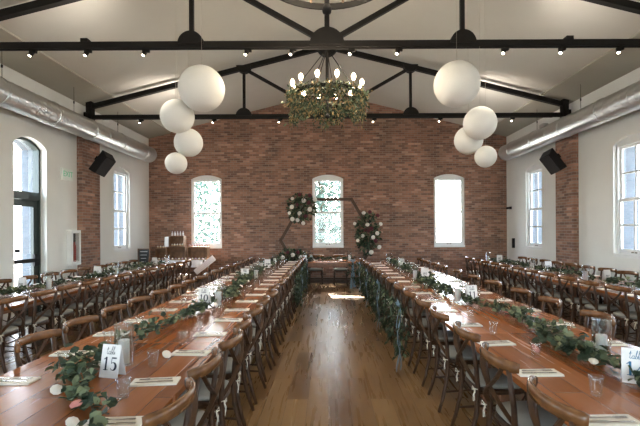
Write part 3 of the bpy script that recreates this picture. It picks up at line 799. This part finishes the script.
for key, r in RUN.items():
    f = 1 if key[0] == 'R' else -1
    for side, sgn, vis, sn in (('A', -f, r['seats'], r['aisle']), ('B', f, r['seats'], r['wall'])):
        xe = r['X']+sgn*(r['W']/2-.17)
        L = [d for d in vis if seen(xe, d, TZ, -2)]
        for i, d in enumerate(L):
            o_ = order(i, len(L)); jx = random.gauss(0, .012); ja = random.gauss(0, .05); dy = -.03+random.gauss(0, .012)
            nm_.put((xe+jx, d+dy, TZ+.0005), ja, 'cream napkin, %s, %s' % (sn, o_), 'napkins on the farm tables')
            if key in ('LI', 'RI') and d < 7.2:
                rr = ja+(0 if sgn < 0 else PI)
                fk.put((xe+jx, d+dy+.022, TZ+.0105), rr, 'steel fork, %s, %s' % (sn, o_), 'forks on napkins')
                kn.put((xe+jx, d+dy-.024, TZ+.0105), rr, 'steel knife, %s, %s' % (sn, o_), 'knives on napkins')
            if key in ('LI', 'RI') or side == 'A':
                gx = r['X']+sgn*.30+random.gauss(0, .02)
                gy = d+r['pitch']*.45+random.gauss(0, .02)
                if gy < r['y0']+r['L']*r['n']-.06 and seen(gx, gy, TZ, -2):
                    gl.put((gx, gy, TZ+.0005), 0, 'water tumbler, %s, %s' % (sn, o_), 'water tumblers')

# garlands
for key, r in RUN.items():
    outer = key[1] == 'O'
    gk = Maker(make_garland(r['L']*.985, 430, 5+ord(key[0]) % 7, 2)) if outer else None
    for i, cy in enumerate(r['cy']):
        lab = 'eucalyptus garland down the table centre, %s, %s' % (r['name'], order(i, r['n']))
        if outer: gk.put((r['X'], cy, TZ+.004), 0 if i % 2 else PI, lab, 'eucalyptus garlands')
        else:
            o = make_garland(r['L']*.985, (310 if key == 'LI' else 500) if i == 0 else 480, 40+i*3+ord(key[0]), 2, lambda y, cy=cy, X=r['X'], k=key[0]: curve(GC[k], y+cy)-X)()
            o.location = (r['X'], cy, TZ+.004); o['label'] = lab; o['group'] = 'eucalyptus garlands'

# ------------------------------------------------------------------ hurricane candles + number cards
def mk_jar():
    m = MB(); m.lathe([(.0001, .002), (.058, .002), (.060, .01), (.060, .275), (.062, .28), (.0575, .28), (.0565, .014), (.0001, .012)], k=24)
    return tag(m.build('hurricane_jar', M['jar'], smooth=True), '', 'candle holder')
def mk_candle():
    t = thing('pillar_candle', '', 'candle')
    MB().lathe([(.0001, 0), (.034, 0), (.035, .004), (.035, .152), (.032, .158), (.02, .153), (.0001, .15)], k=20).build('wax_pillar', M['wax'], t, smooth=True)
    MB().tube([(0, 0, .148), (.001, 0, .165)], .0012, 4).build('wick', M['ink'], t); return t
jm, cm = Maker(mk_jar), Maker(mk_candle)
def hurricane(X, Y, where, sc=1):
    a = jm.put((X, Y, TZ+.001), 0, 'clear glass hurricane jar '+where, 'hurricane candles'); b = cm.put((X, Y, TZ+.015), 0, 'white pillar candle in a glass jar '+where, 'pillar candles')
    a.scale = (sc, sc, sc)
def stroke(m, pts, ws, T):
    """flat variable width pen stroke in (x,z) plane"""
    for i in range(len(pts)-1):
        p, q = Vector((*pts[i], 0)), Vector((*pts[i+1], 0)); d = (q-p)
        if d.length < 1e-6: continue
        d.normalize(); s = Vector((-d.y, d.x, 0)); a, b = ws[i]/2, ws[i+1]/2
        p2 = p-d*a*.2; q2 = q+d*b*.2
        m.add([T(v) for v in (p2+s*a, p2-s*a, q2-s*b, q2+s*b)], [(0, 1, 2, 3)])
def ell(cx, cy, rx, ry, a0, a1, n=14): return [(cx+rx*math.cos(a0+(a1-a0)*i/n), cy+ry*math.sin(a0+(a1-a0)*i/n)) for i in range(n+1)]
def digit(m, ch, ox, oz, s, T):
    TH, tn = .16, .05
    def S(pts, ws): stroke(m, [(ox+x*s, oz+z*s) for x, z in pts], [w*s for w in ws], T)
    if ch == '1': S([(.3, 0), (.3, 1)], [TH, TH]); S([(.1, .03), (.52, .03)], [tn, tn]); S([(.08, .82), (.3, .97)], [tn, TH*.6])
    elif ch == '0':
        p = ell(.35, .5, .27, .48, 0, 2*PI, 24); S(p, [TH*abs(math.cos(2*PI*i/24))**.8*.9+tn for i in range(25)])
    elif ch == '5':
        S([(.14, .96), (.56, .96)], [.11, .11]); S([(.15, .96), (.12, .55)], [tn, tn]); p = ell(.3, .32, .25, .29, 2.3, -2.6, 18); S(p, [tn+TH*max(0, math.cos(2.3-4.9*i/18)) for i in range(19)])
    elif ch == '4': S([(.45, 0), (.45, 1)], [TH, TH]); S([(.45, 1), (.02, .32)], [tn, tn]); S([(.02, .3), (.66, .3)], [tn, tn]); S([(.28, .03), (.62, .03)], [tn, tn])
    elif ch == '7': S([(.08, .95), (.6, .95)], [.1, .1]); S([(.6, .95), (.38, .5), (.28, 0)], [tn, TH*.8, TH])
def script_word(m, x, z, s, T):   # "table" in thin script
    def S(pts, w=.02): stroke(m, [(x+a*s+b*s*.18, z+b*s) for a, b in pts], [w*s]*len(pts), T)
    S([(0, .5), (.1, .9), (.1, .1), (.2, .02), (.3, .15)], .05); S([(0, .62), (.26, .66)], .04)                                     # t
    S(ell(.42, .2, .11, .18, .6, 6.2, 10), .05); S([(.53, .36), (.53, .05), (.62, .03)], .05)                                        # a
    S([(.62, .03), (.76, .8), (.7, 1.0), (.66, .7), (.68, .05)], .05); S(ell(.76, .17, .09, .15, 2.6, -2.4, 10), .05)                 # b
    S([(.86, .1), (1.02, .85), (.96, 1.0), (.92, .7), (.95, .05), (1.05, .05)], .05)                                                 # l
    S([(1.05, .05), (1.2, .22), (1.16, .36), (1.08, .3), (1.1, .05), (1.3, .1)], .05)                                                # e
def number_card(loc, rz, text, label, ink='ink', w=.135, h=.20, group='table number cards'):
    t = thing('table_number_card', label, 'card', loc, rz, group); a = math.radians(11)
    R1 = Matrix.Rotation(-a, 3, 'X'); m = MB()
    top = Vector((0, h*math.sin(a), h*math.cos(a)))
    m.add([(-w/2, 0, 0), (w/2, 0, 0), (w/2, top.y, top.z), (-w/2, top.y, top.z), (w/2, 2*top.y, 0), (-w/2, 2*top.y, 0)], [(0, 1, 2, 3), (3, 2, 4, 5)])
    o = m.build('folded_card', M['paper'], t, recalc=False); sd = o.modifiers.new('s', 'SOLIDIFY'); sd.thickness = .0012
    T = lambda v: Vector((v.x, v.y*math.sin(a)-.0016, v.y*math.cos(a)))
    if text:
        m = MB(); dw = .052; n = len(text); s = .078
        for i, ch in enumerate(text): digit(m, ch, -n*dw/2+i*dw+.002, .045, s, T)
        m.build('number', M[ink], t, recalc=False)
        m = MB(); script_word(m, -.034, .14, .05, T); m.build('lettering', M[ink], t, recalc=False)
    else:
        m = MB()
        for i in range(3):
            stroke(m, ell(-.025+.025*i, .09, .009, .022, .3*i, 5, 8), [.006]*9, T)
        m.build('handwriting', M[ink], t, recalc=False)
    return t
number_card((-1.36, 2.63, TZ+.001), math.radians(-14), '15', 'white tent card reading table 15 on the nearest left table')
hurricane(-1.38, 2.88, 'behind the table 15 card', 1.02)
number_card((-1.475, 5.02, TZ+.03), math.radians(-8), '10', 'white tent card reading table 10 on the left inner run')
hurricane(-1.32, 5.12, 'right of the table 10 card', .98)
number_card((-1.47, 7.55, TZ+.03), math.radians(14), '7', 'small white tent card reading table 7 on the left inner run')
hurricane(-1.33, 7.85, 'beside the table 7 card')
hurricane(-1.5, 9.6, 'left inner run, second farthest'); hurricane(-1.4, 11.2, 'left inner run, farthest')
number_card((-1.42, 9.95, TZ+.03), 0, '', 'white card on the left inner run, farthest from the camera')
number_card((1.785, 2.48, TZ+.001), math.radians(-30), '14', 'white tent card reading table 14 at the right edge', 'blueink')
hurricane(1.885, 2.95, 'left of the table 14 card', 1.0)
number_card((1.77, 5.22, TZ+.02), math.radians(10), '11', 'white tent card reading table 11 on the right inner run')
hurricane(1.60, 5.28, 'left of the table 11 card', 1.0)
number_card((1.72, 7.55, TZ+.03), math.radians(5), '', 'cream tent card on the right inner run, behind table 11')
hurricane(1.55, 7.62, 'beside the cream card behind table 11')
hurricane(1.66, 9.7, 'right inner run, second farthest'); hurricane(1.6, 11.3, 'right inner run, farthest')
number_card((1.72, 10.0, TZ+.03), 0, '', 'white card on the right inner run, farthest from the camera')
for i, (x, y) in enumerate([(-4.55, 6.3), (-4.45, 8.2), (-4.45, 10.9)]):
    number_card((x, y, TZ+.03), random.uniform(-.3, .3), '', 'small white card on the left outer run, '+['nearest', 'middle', 'farthest'][i]+' of three')
    hurricane(x+.2, y+.35, 'on the outer left run, '+['nearest', 'middle', 'farthest'][i]+' of three')
for i, (x, y) in enumerate([(4.6, 7.0), (4.6, 8.9), (4.5, 11.2)]):
    number_card((x, y, TZ+.03), random.uniform(-.3, .3), '', 'small white card on the right outer run, '+['nearest', 'middle', 'farthest'][i]+' of three')
    hurricane(x-.2, y+.3, 'on the outer right run, '+['nearest', 'middle', 'farthest'][i]+' of three')
# loose flowers on the table
for i, (x, y, mm, lab) in enumerate([(-1.55, 2.86, 'rosew', 'white rose head lying on the table left of the 15 card'), (-1.16, 3.05, 'rosew', 'white petal cluster lying right of the table 15 candle'), (1.52, 3.15, 'rosep', 'blush rose head beside the garland near the table 14 candle'), (-1.52, 2.38, 'rosew', 'white rose head tucked in the garland below the 15 card'), (1.9, 4.55, 'rosep', 'blush rose head beside the garland in front of the table 11 card')]):
    m = MB(); rose(m, Vector((0, 0, .012)), .034 if mm == 'rosew' else .04, Vector((.6, -.5, .8))); o = m.build('rose_head', M[mm], smooth=True, loc=(x, y, TZ+.006)); tag(o, lab, 'flower')

# ------------------------------------------------------------------ aisle swags and ribbons on chair backs
def mk_swag():
    m = MB()
    m.tube([(0, 0, .82), (.01, .03, .5), (0, 0, .12)], .006, 4)
    for i in range(150):
        u = random.random(); z = .80-.62*u**.9; wdt = .07+.16*math.sin(PI*min(1, u+.15))
        p = Vector((random.gauss(0, .035), random.gauss(0, wdt*.75), z))
        q = random.random(); m.cur = 0 if q < .74 else (1 if q < .96 else 2)
        ln = random.uniform(.045, .085); m.leaf(p, Vector((random.gauss(0, .5), random.gauss(0, .6), -.8)), Vector((random.gauss(-1, .6), random.gauss(0, .6), .4)), ln, ln*.5, .12)
    o = m.build('hanging_greenery', [M['leaf1'], M['leaf2'], M['leaf3']], recalc=False)
    return tag(o, '', 'greenery')
def mk_ribbon():
    t = thing('chiffon_ribbon', '', 'ribbon')
    for k, dy in enumerate((-.03, .035)):
        m = MB(); vs = []; fs = []
        for i in range(13):
            u = i/12; z = .82-.81*u*(1 if k else .93); wv = .02*math.sin(u*9+k*2); hw = .014+.026*u
            vs += [(wv, dy*u*1.6-hw, z), (wv+.012*math.sin(u*13), dy*u*1.6, z), (wv, dy*u*1.6+hw, z)]
        for i in range(12):
            for j in range(2): fs.append((3*i+j, 3*i+j+1, 3*i+j+4, 3*i+j+3))
        m.add(vs, fs); m.build('ribbon_tail', M['ribbon'], t, smooth=True, recalc=False)
    m = MB()
    for s in (-1, 1): m.sweep([(0, 0, .82), (-.01, s*.05, .85), (-.012, s*.075, .82), (-.01, s*.05, .80), (0, 0, .82)], rect(.002, .03))
    m.build('bow', M['ribbon'], t)
    return t
swm, rbm = Maker(mk_swag), Maker(mk_ribbon)
LS = [(d, i) for i, d in enumerate(RUN['RI']['seats']) if d > 4.6]
for j, (d, i) in enumerate(LS):
    X = RUN['RI']['XA']-.30
    swm.put((X-.02, d+.3, 0), random.uniform(-.1, .1), 'green swag on the right aisle chairs, '+order(j, len(LS)), 'greenery swags on the aisle chairs')
rb = [d for d, i in LS if i % 3 == 0]
rb = [4.9, 6.9, 8.9, 10.9]
for j, d in enumerate(rb):
    rbm.put((RUN['RI']['XA']-.36, d, 0), 0, 'blue ribbon on the right aisle chairs, '+order(j, len(rb)), 'chiffon ribbons on the aisle chairs')
LS = [d for d in RUN['LI']['seats'] if d > 8.2]
for j, d in enumerate(LS):
    swm.put((RUN['LI']['XA']+.32, d+.28, 0), PI+random.uniform(-.1, .1), 'green swag on the left aisle chairs, '+order(j, len(LS)), 'greenery swags on the aisle chairs')
for j, d in enumerate([9.3, 11.6]):
    rbm.put((RUN['LI']['XA']+.38, d, 0), PI, 'blue ribbon on the left aisle chairs, '+('nearer one' if j == 0 else 'farther one'), 'chiffon ribbons on the aisle chairs')

# ------------------------------------------------------------------ head table
HY = 12.16
t = thing('head_table', 'short farm table across the aisle end in front of the arch', 'table', (0, HY+.38, 0))
MB().b2((-.9, -.38, TZ-.045), (.9, .38, TZ)).build('tabletop', M['table'], t, bevel=.004)
m = MB()
for s in (-1, 1): m.b2((-.8, s*.30, TZ-.16), (.8, s*.33, TZ-.046)); m.b2((s*.8, -.3, TZ-.16), (s*.77, .3, TZ-.046))
m.build('apron', M['table_leg'], t)
for sx in (-1, 1):
    for sy in (-1, 1): MB().b2((sx*.80, sy*.33, 0), (sx*.71, sy*.24, TZ-.16)).build('leg', M['table_leg'], t, bevel=.005)
for s, lab in ((-1, 'left'), (1, 'right')):
    chm.put((s*.37, HY+.74, 0), -PI/2, 'crossback chair tucked behind the head table, %s of the pair' % lab, 'head table chairs')
gm = make_garland(1.7, 420, 21, 9)()
gm['label'] = 'eucalyptus garland with white roses along the head table'; gm['group'] = 'eucalyptus garlands'; gm.location = (0, HY+.40, TZ+.004); gm.rotation_euler = (0, 0, PI/2)
hurricane(-.66, HY+.32, 'at the left end of the head table'); hurricane(.62, HY+.36, 'at the right end of the head table')
hurricane(-.5, HY+.5, 'second from left on the head table', .75)
for s, lab in ((-1, 'left'), (1, 'right')):
    swm.put((s*.82, HY-.06, -.02), -PI/2 if s < 0 else PI/2, 'leafy green swag hanging at the %s front corner of the head table' % lab, 'head table swags')
    rbm.put((s*.70, HY-.03, -.03), PI/2, 'pale blue ribbon hanging at the %s end of the head table' % lab, 'head table ribbons')

for s, lab in ((-1, 'left'), (1, 'right')):
    nm_.put((s*.37, HY+.6, TZ+.0005), PI/2, 'cream napkin at the %s seat of the head table' % lab, 'head table napkins')
# ------------------------------------------------------------------ hexagonal arch with flowers
AY = 13.38; AS = 427/AY
t = thing('hexagon_arch', 'brown wooden hexagon wedding arch standing behind the head table', 'arch', (0, AY, 0))
a_ = 1.48; cz = a_*.866+.06
hexp = [Vector((a_*math.cos(PI/3*i), 0, cz+a_*math.sin(PI/3*i))) for i in range(6)]
for i in range(6):
    p, q = hexp[i], hexp[(i+1) % 6]; d = (q-p).normalized()*.04
    MB().bar(p-d, q+d, .09, .10, (0, 1, 0)).build('arch_beam', M['arch'], t)
MB().b2((-.74, -.3, 0), (-.64, .3, .05)).b2((.74, -.3, 0), (.64, .3, .05)).build('foot', M['arch'], t)
def arrangement(c, rad, label, nl, roses, sz=.11):
    t = thing('flower_arrangement', label, 'flowers', c, 0, 'arch flower arrangements')
    m = MB(); blob_leaves(m, (0, 0, 0), rad, nl, sz, .1)
    m.build('foliage', [M['leaf1'], M['leaf2'], M['leaf3']], t, recalc=False)
    for (x, z, kind) in roses:
        y = -rad[1]*random.uniform(.7, 1.0); m = MB(); rose(m, Vector((x, y, z)), random.uniform(.055, .075), Vector((x*.8, -1, z*.6+.1)))
        m.build('white_rose' if kind == 'w' else 'burgundy_dahlia', M['rosew'] if kind == 'w' else M['roseb'], t, smooth=True)
def P(x, y): X, Z = px(x, y, 427/(AY-.15)); return X, Z
def rel(c, L):
    cx, cz2 = P(*c); out = []
    for x, y, k in L:
        X, Z = P(x, y); out.append((X-cx, Z-cz2, k))
    return out
c = (301, 208); X, Z = P(*c)
arrangement((X, AY-.12, Z), (.42, .2, .44), 'large flower and foliage cluster on the upper left of the arch', 520,
    rel(c, [(293, 199, 'w'), (304, 201, 'w'), (292.5, 207, 'w'), (290, 213, 'w'), (300, 213.5, 'w'), (310, 209.5, 'w'), (293, 219, 'w'), (298, 220, 'w'), (303.5, 223, 'w'), (300, 195, 'b'), (310, 196, 'b'), (297, 205, 'b'), (306, 216, 'b'), (315, 200, 'w'), (309, 203, 'b')]))
X, Z = P(289, 228); 
c = (368, 233); X, Z = P(*c)
arrangement((X, AY-.12, Z), (.36, .2, .66), 'tall flower and foliage cluster on the right side of the arch', 560,
    rel(c, [(363.5, 213.5, 'w'), (354.5, 224, 'w'), (367, 225, 'w'), (362.5, 236, 'w'), (372.5, 237.5, 'w'), (376.5, 233.5, 'w'), (380, 224.5, 'w'), (357.5, 240.5, 'w'), (378.5, 247, 'w'), (370.5, 252, 'w'), (369.5, 212.5, 'b'), (377, 216, 'b'), (368, 231, 'b'), (365, 230, 'b'), (371, 229, 'b'), (375, 241, 'b')]))
c = (293, 256); X, Z = P(*c)
arrangement((X, AY-.12, Z), (.42, .2, .2), 'low flower and foliage cluster at the lower left of the arch', 260,
    rel(c, [(293, 254.5, 'w'), (283, 257, 'w'), (301, 257, 'w'), (298, 252, 'b'), (288, 252, 'b')]))

# ------------------------------------------------------------------ dessert station (left, by the brick wall)
DX0, DX1, DY = -5.35, -3.6, 12.95
t = thing('dessert_table', 'long dessert table with white cloth in the far left corner', 'table', ((DX0+DX1)/2, DY+.3, 0))
w = (DX1-DX0)/2
MB().b2((-w, -.35, TZ-.03), (w, .35, TZ)).build('tabletop', M['table_leg'], t)
for sx in (-1, 1):
    for sy in (-1, 1): MB().b2((sx*(w-.05), sy*.3, 0), (sx*(w-.1), sy*.25, TZ-.03)).build('leg', M['table_leg'], t)
m = MB(); n = 60; vs = []; fs = []
for z, k in ((TZ+.004, 0), (TZ-.01, 1), (.56, 1)):
    for i in range(n+1):
        u = -w-.01+(2*w+.02)*i/n; off = .012*math.sin(i*1.5)*(0 if z > .7 else 1)
        vs.append((u, -.36-off, z))
for j in range(2):
    for i in range(n): fs.append((j*(n+1)+i, j*(n+1)+i+1, (j+1)*(n+1)+i+1, (j+1)*(n+1)+i))
m.add(vs, fs); m.b2((-w-.01, -.36, TZ+.001), (w+.01, .36, TZ+.006))
o = m.build('tablecloth', M['cloth'], loc=((DX0+DX1)/2, DY+.3, 0), recalc=False); tag(o, 'white cloth over the dessert table', 'tablecloth')
def mk_crate(wd, hh, dp):
    t = thing('wooden_crate', '', 'crate'); m = MB(); q = .02
    m.b2((-wd/2, -dp/2, 0), (-wd/2+q, dp/2, hh)); m.b2((wd/2-q, -dp/2, 0), (wd/2, dp/2, hh)); m.b2((-wd/2+q, -dp/2, 0), (wd/2-q, dp/2, q)); m.b2((-wd/2, -dp/2-.005, hh), (wd/2, dp/2, hh+q))
    m.build('crate_frame', M['crate'], t); MB().b2((-wd/2+q, dp/2-q, q), (wd/2-q, dp/2, hh)).build('crate_back', M['crate'], t)
    return t
TT = TZ+.007
cr = mk_crate(.60, .38, .3); cr.location = (-4.72, DY+.42, TT); cr['label'] = 'low wooden crate shelf on the dessert table, middle one'
cr = mk_crate(.62, .38, .3); cr.location = (-4.05, DY+.42, TT); cr['label'] = 'low wooden crate shelf on the dessert table, right one under the window'
cr = mk_crate(.34, .34, .3); cr.location = (-5.19, DY+.42, TT); cr['label'] = 'low wooden crate shelf on the dessert table, left one'
cr = mk_crate(.44, .32, .26); cr.location = (-4.70, DY+.42, TT+.402); cr['label'] = 'top wooden crate stacked on the dessert table shelves'
o = MB().b2((-.06, -.01, 0), (.06, .01, .3)).build('dessert_menu_sign', M['paper'], loc=(-4.98, DY+.22, TT+.41)); tag(o, 'small white sign beside the top dessert crate', 'sign')
def mk_cup(top):
    def fn():
        t = thing('cupcake', '', 'cupcake')
        MB().lathe([(.0001, 0), (.02, 0), (.028, .035), (.0001, .036)], k=10).build('cake_cup', M['cake'], t)
        MB().lathe([(.029, .034), (.031, .042), (.02, .055), (.018, .058), (.01, .07), (.0001, .078)], k=10).build('icing', top, t, smooth=True)
        return t
    return fn
cw, cl = Maker(mk_cup(M['rosew'])), Maker(mk_cup(M['lav']))
def ow(i): return ORD[i] if i < 20 else ORD[i-20]+' after twentieth'
for i in range(16):
    (cw if i % 2 else cl).put((-5.27+i*.102, DY+.10, TT), 0, '%s-iced cupcake in the dessert table front row, %s from the left' % ('white' if i % 2 else 'lavender', ORD[i]), 'cupcakes in the front row')
for i in range(5): cw.put((-4.86+i*.08, DY+.36, TT+.402+.022), 0, 'white-iced cupcake inside the top crate, %s from the left' % ORD[i], 'cupcakes in the crates')
for i in range(8): cl.put((-4.33+i*.08, DY+.42, TT+.402), 0, 'lavender-iced cupcake on top of the right crate, %s from the left' % ORD[i], 'cupcakes on the right crate')
for i in range(4): cw.put((-5.32+i*.085, DY+.40, TT+.362), 0, 'white-iced cupcake on top of the left crate, %s from the left' % ORD[i], 'cupcakes on the left crate')
def mk_bottle():
    t = thing('glass_bottle', '', 'bottle')
    MB().lathe([(.0001, 0), (.025, 0), (.026, .01), (.026, .075), (.011, .10), (.011, .13), (.0001, .131)], k=10).build('bottle_body', M['cloth'], t, smooth=True)
    MB().lathe([(.012, .128), (.013, .145), (.0001, .146)], k=10).build('bottle_cap', M['lav'], t); return t
bm_ = Maker(mk_bottle)
for i in range(5): bm_.put((-4.87+i*.085, DY+.4, TT+.402+.342), 0, 'small white bottle on the top dessert crate, %s from the left' % ORD[i], 'bottles on the top crate')
# chalkboard on easel
t = thing('chalkboard_easel', 'small black chalkboard on an easel in the far left corner', 'chalkboard', (-5.5, 12.75, 0))
MB().b2((-.16, -.012, .62), (.16, .0, 1.12)).build('chalkboard', M['slate'], t)
m = MB(); m.b2((-.18, -.02, .60), (.18, .005, .62)); m.b2((-.18, -.02, 1.12), (.18, .005, 1.14)); m.b2((-.18, -.02, .62), (-.16, .005, 1.12)); m.b2((.16, -.02, .62), (.18, .005, 1.12)); m.build('board_frame', M['crate'], t)
m = MB()
for i in range(4): m.b2((-.11+.01*i, -.0135, 1.04-.1*i), (.11-.02*i, -.0125, 1.055-.1*i))
m.build('chalk_writing', M['chalk'], t)
for s in (-1, 1): MB().bar((s*.16, -.03, 0), (s*.13, .01, 1.1), .02, .03).build('leg', M['crate'], t)
MB().bar((0, .13, 0), (0, .015, 1.1), .02, .03).build('leg', M['crate'], t)
# tilted white sign
t = thing('welcome_sign', 'tilted white sign board on a dark stand right of the dessert table', 'sign', (-3.60, 12.45, 0))
Rm = Euler((0, math.radians(-38), 0)).to_matrix(); c = Vector((0, 0, .66))
MB().box(c, (.70, .02, .17), Rm).build('sign_board', M['cloth'], t)
m = MB()
for i in range(3): m.box(c+Rm @ Vector((0, -.0115, .045-.045*i)), (.5-.08*i, .002, .008), Rm)
m.build('handwriting', M['lav'], t)
for s in (-1, 1): MB().bar((s*.2, .15, 0), (s*.03, .03, .85+s*.02), .03, .03).build('leg', M['arch'], t)
MB().b2((-.2, .14, .3), (.2, .16, .33)).build('stretcher', M['arch'], t)

# ------------------------------------------------------------------ outside
o = MB().b2((-60, -60, -.5), (60, 70, -.4)).build('floor_outside_ground', M['lawn']); o.name = 'ground_outside'; struct(o)
def tree(x, y, h, r, n, label, seed, z0=.04):
    random.seed(seed)
    t = thing('garden_tree', label, 'tree', (x, y, -.4), 0, 'trees outside the brick wall')
    m = MB(); m.tube([(0, 0, 0), (.1, 0, h*.4), (0, .1, h*.8)], .16, 8, scales=[1.2, .9, .4])
    for k in range(6):
        a = k*1.05; m.tube([(0, 0, h*(.3+.07*k)), (r*.6*math.cos(a), r*.6*math.sin(a), h*(.5+.07*k))], .05, 5, scales=[1, .4])
    m.build('trunk', M['bark'], t)
    m = MB()
    for i in range(n):
        v = rv(); q = random.random()**.45; zz = random.uniform(z0, 1); kk = min(1, (1.08-zz)*3); p = Vector((v.x*r*q*kk, v.y*r*q*.8*kk, h*zz)); m.cur = int(random.random() < .5)
        ln = random.uniform(.12, .24); m.leaf(p, rv(), rv(), ln, ln*.6, .1)
    m.build('foliage', [M['tleaf'], M['tleaf2']], t, recalc=False)
tree(-6.6, 19.3, 8.6, 2.6, 9000, 'leafy tree seen through the left window of the brick wall', 31)
tree(-.4, 19.6, 7.7, 2.6, 9000, 'leafy tree seen through the middle window of the brick wall', 32)

tree(3.7, 19.8, 9.9, 2.5, 6000, 'unseen high-crowned tree added outside to keep sun off the right window', 33, .64)  # added out of view: its crown blocks sun through the right window
# ------------------------------------------------------------------ light
wd = bpy.data.worlds.new('World'); SC.world = wd; wd.use_nodes = True
nt = wd.node_tree; bg = nt.nodes['Background']
sky = nt.nodes.new('ShaderNodeTexSky'); sky.sky_type = 'NISHITA'; sky.sun_disc = False
sky.sun_elevation = math.radians(48); sky.sun_rotation = math.radians(-8); sky.air_density = 1.0; sky.dust_density = 3; sky.ozone_density = 1
mix = nt.nodes.new('ShaderNodeMix'); mix.data_type = 'RGBA'; mix.inputs[0].default_value = .55
sc2 = nt.nodes.new('ShaderNodeVectorMath'); sc2.operation = 'SCALE'; sc2.inputs['Scale'].default_value = .35
nt.links.new(sky.outputs[0], sc2.inputs[0]); nt.links.new(sc2.outputs[0], mix.inputs[6])
mix.inputs[7].default_value = (.90, 1.0, 1.07, 1); nt.links.new(mix.outputs[2], bg.inputs['Color'])
bg.inputs['Strength'].default_value = 11
sn = bpy.data.lights.new('sun', 'SUN'); sn.energy = 40; sn.angle = math.radians(.6); sn.color = (1, .94, .85)
so = bpy.data.objects.new('sun', sn); COL.objects.link(so); so.rotation_euler = Vector((.52, -3.6, -3.12)).to_track_quat('-Z', 'Y').to_euler()

# ------------------------------------------------------------------ camera
cam = bpy.data.cameras.new('camera'); co = bpy.data.objects.new('camera', cam); COL.objects.link(co)
cam.sensor_width = 36; cam.lens = 427/640*36; cam.shift_x = -8/640; cam.shift_y = 17/640
co.location = (0, 0, H)
co.rotation_euler = (Matrix.Rotation(PI/2, 4, 'X') @ Matrix.Rotation(math.radians(-.3), 4, 'Z')).to_euler()
cam.clip_start = .05; cam.clip_end = 200
SC.camera = co
SC.view_settings.view_transform = 'Standard'; SC.view_settings.look = 'None'; SC.view_settings.gamma = 1
SC.view_settings.use_curve_mapping = False; SC.view_settings.exposure = 0.9
SC.cycles.max_bounces = 10; SC.cycles.diffuse_bounces = 6; SC.cycles.transparent_max_bounces = 24
SC.cycles.caustics_reflective = False; SC.cycles.caustics_refractive = False
SC.cycles.use_denoising = True; SC.cycles.sample_clamp_indirect = 8
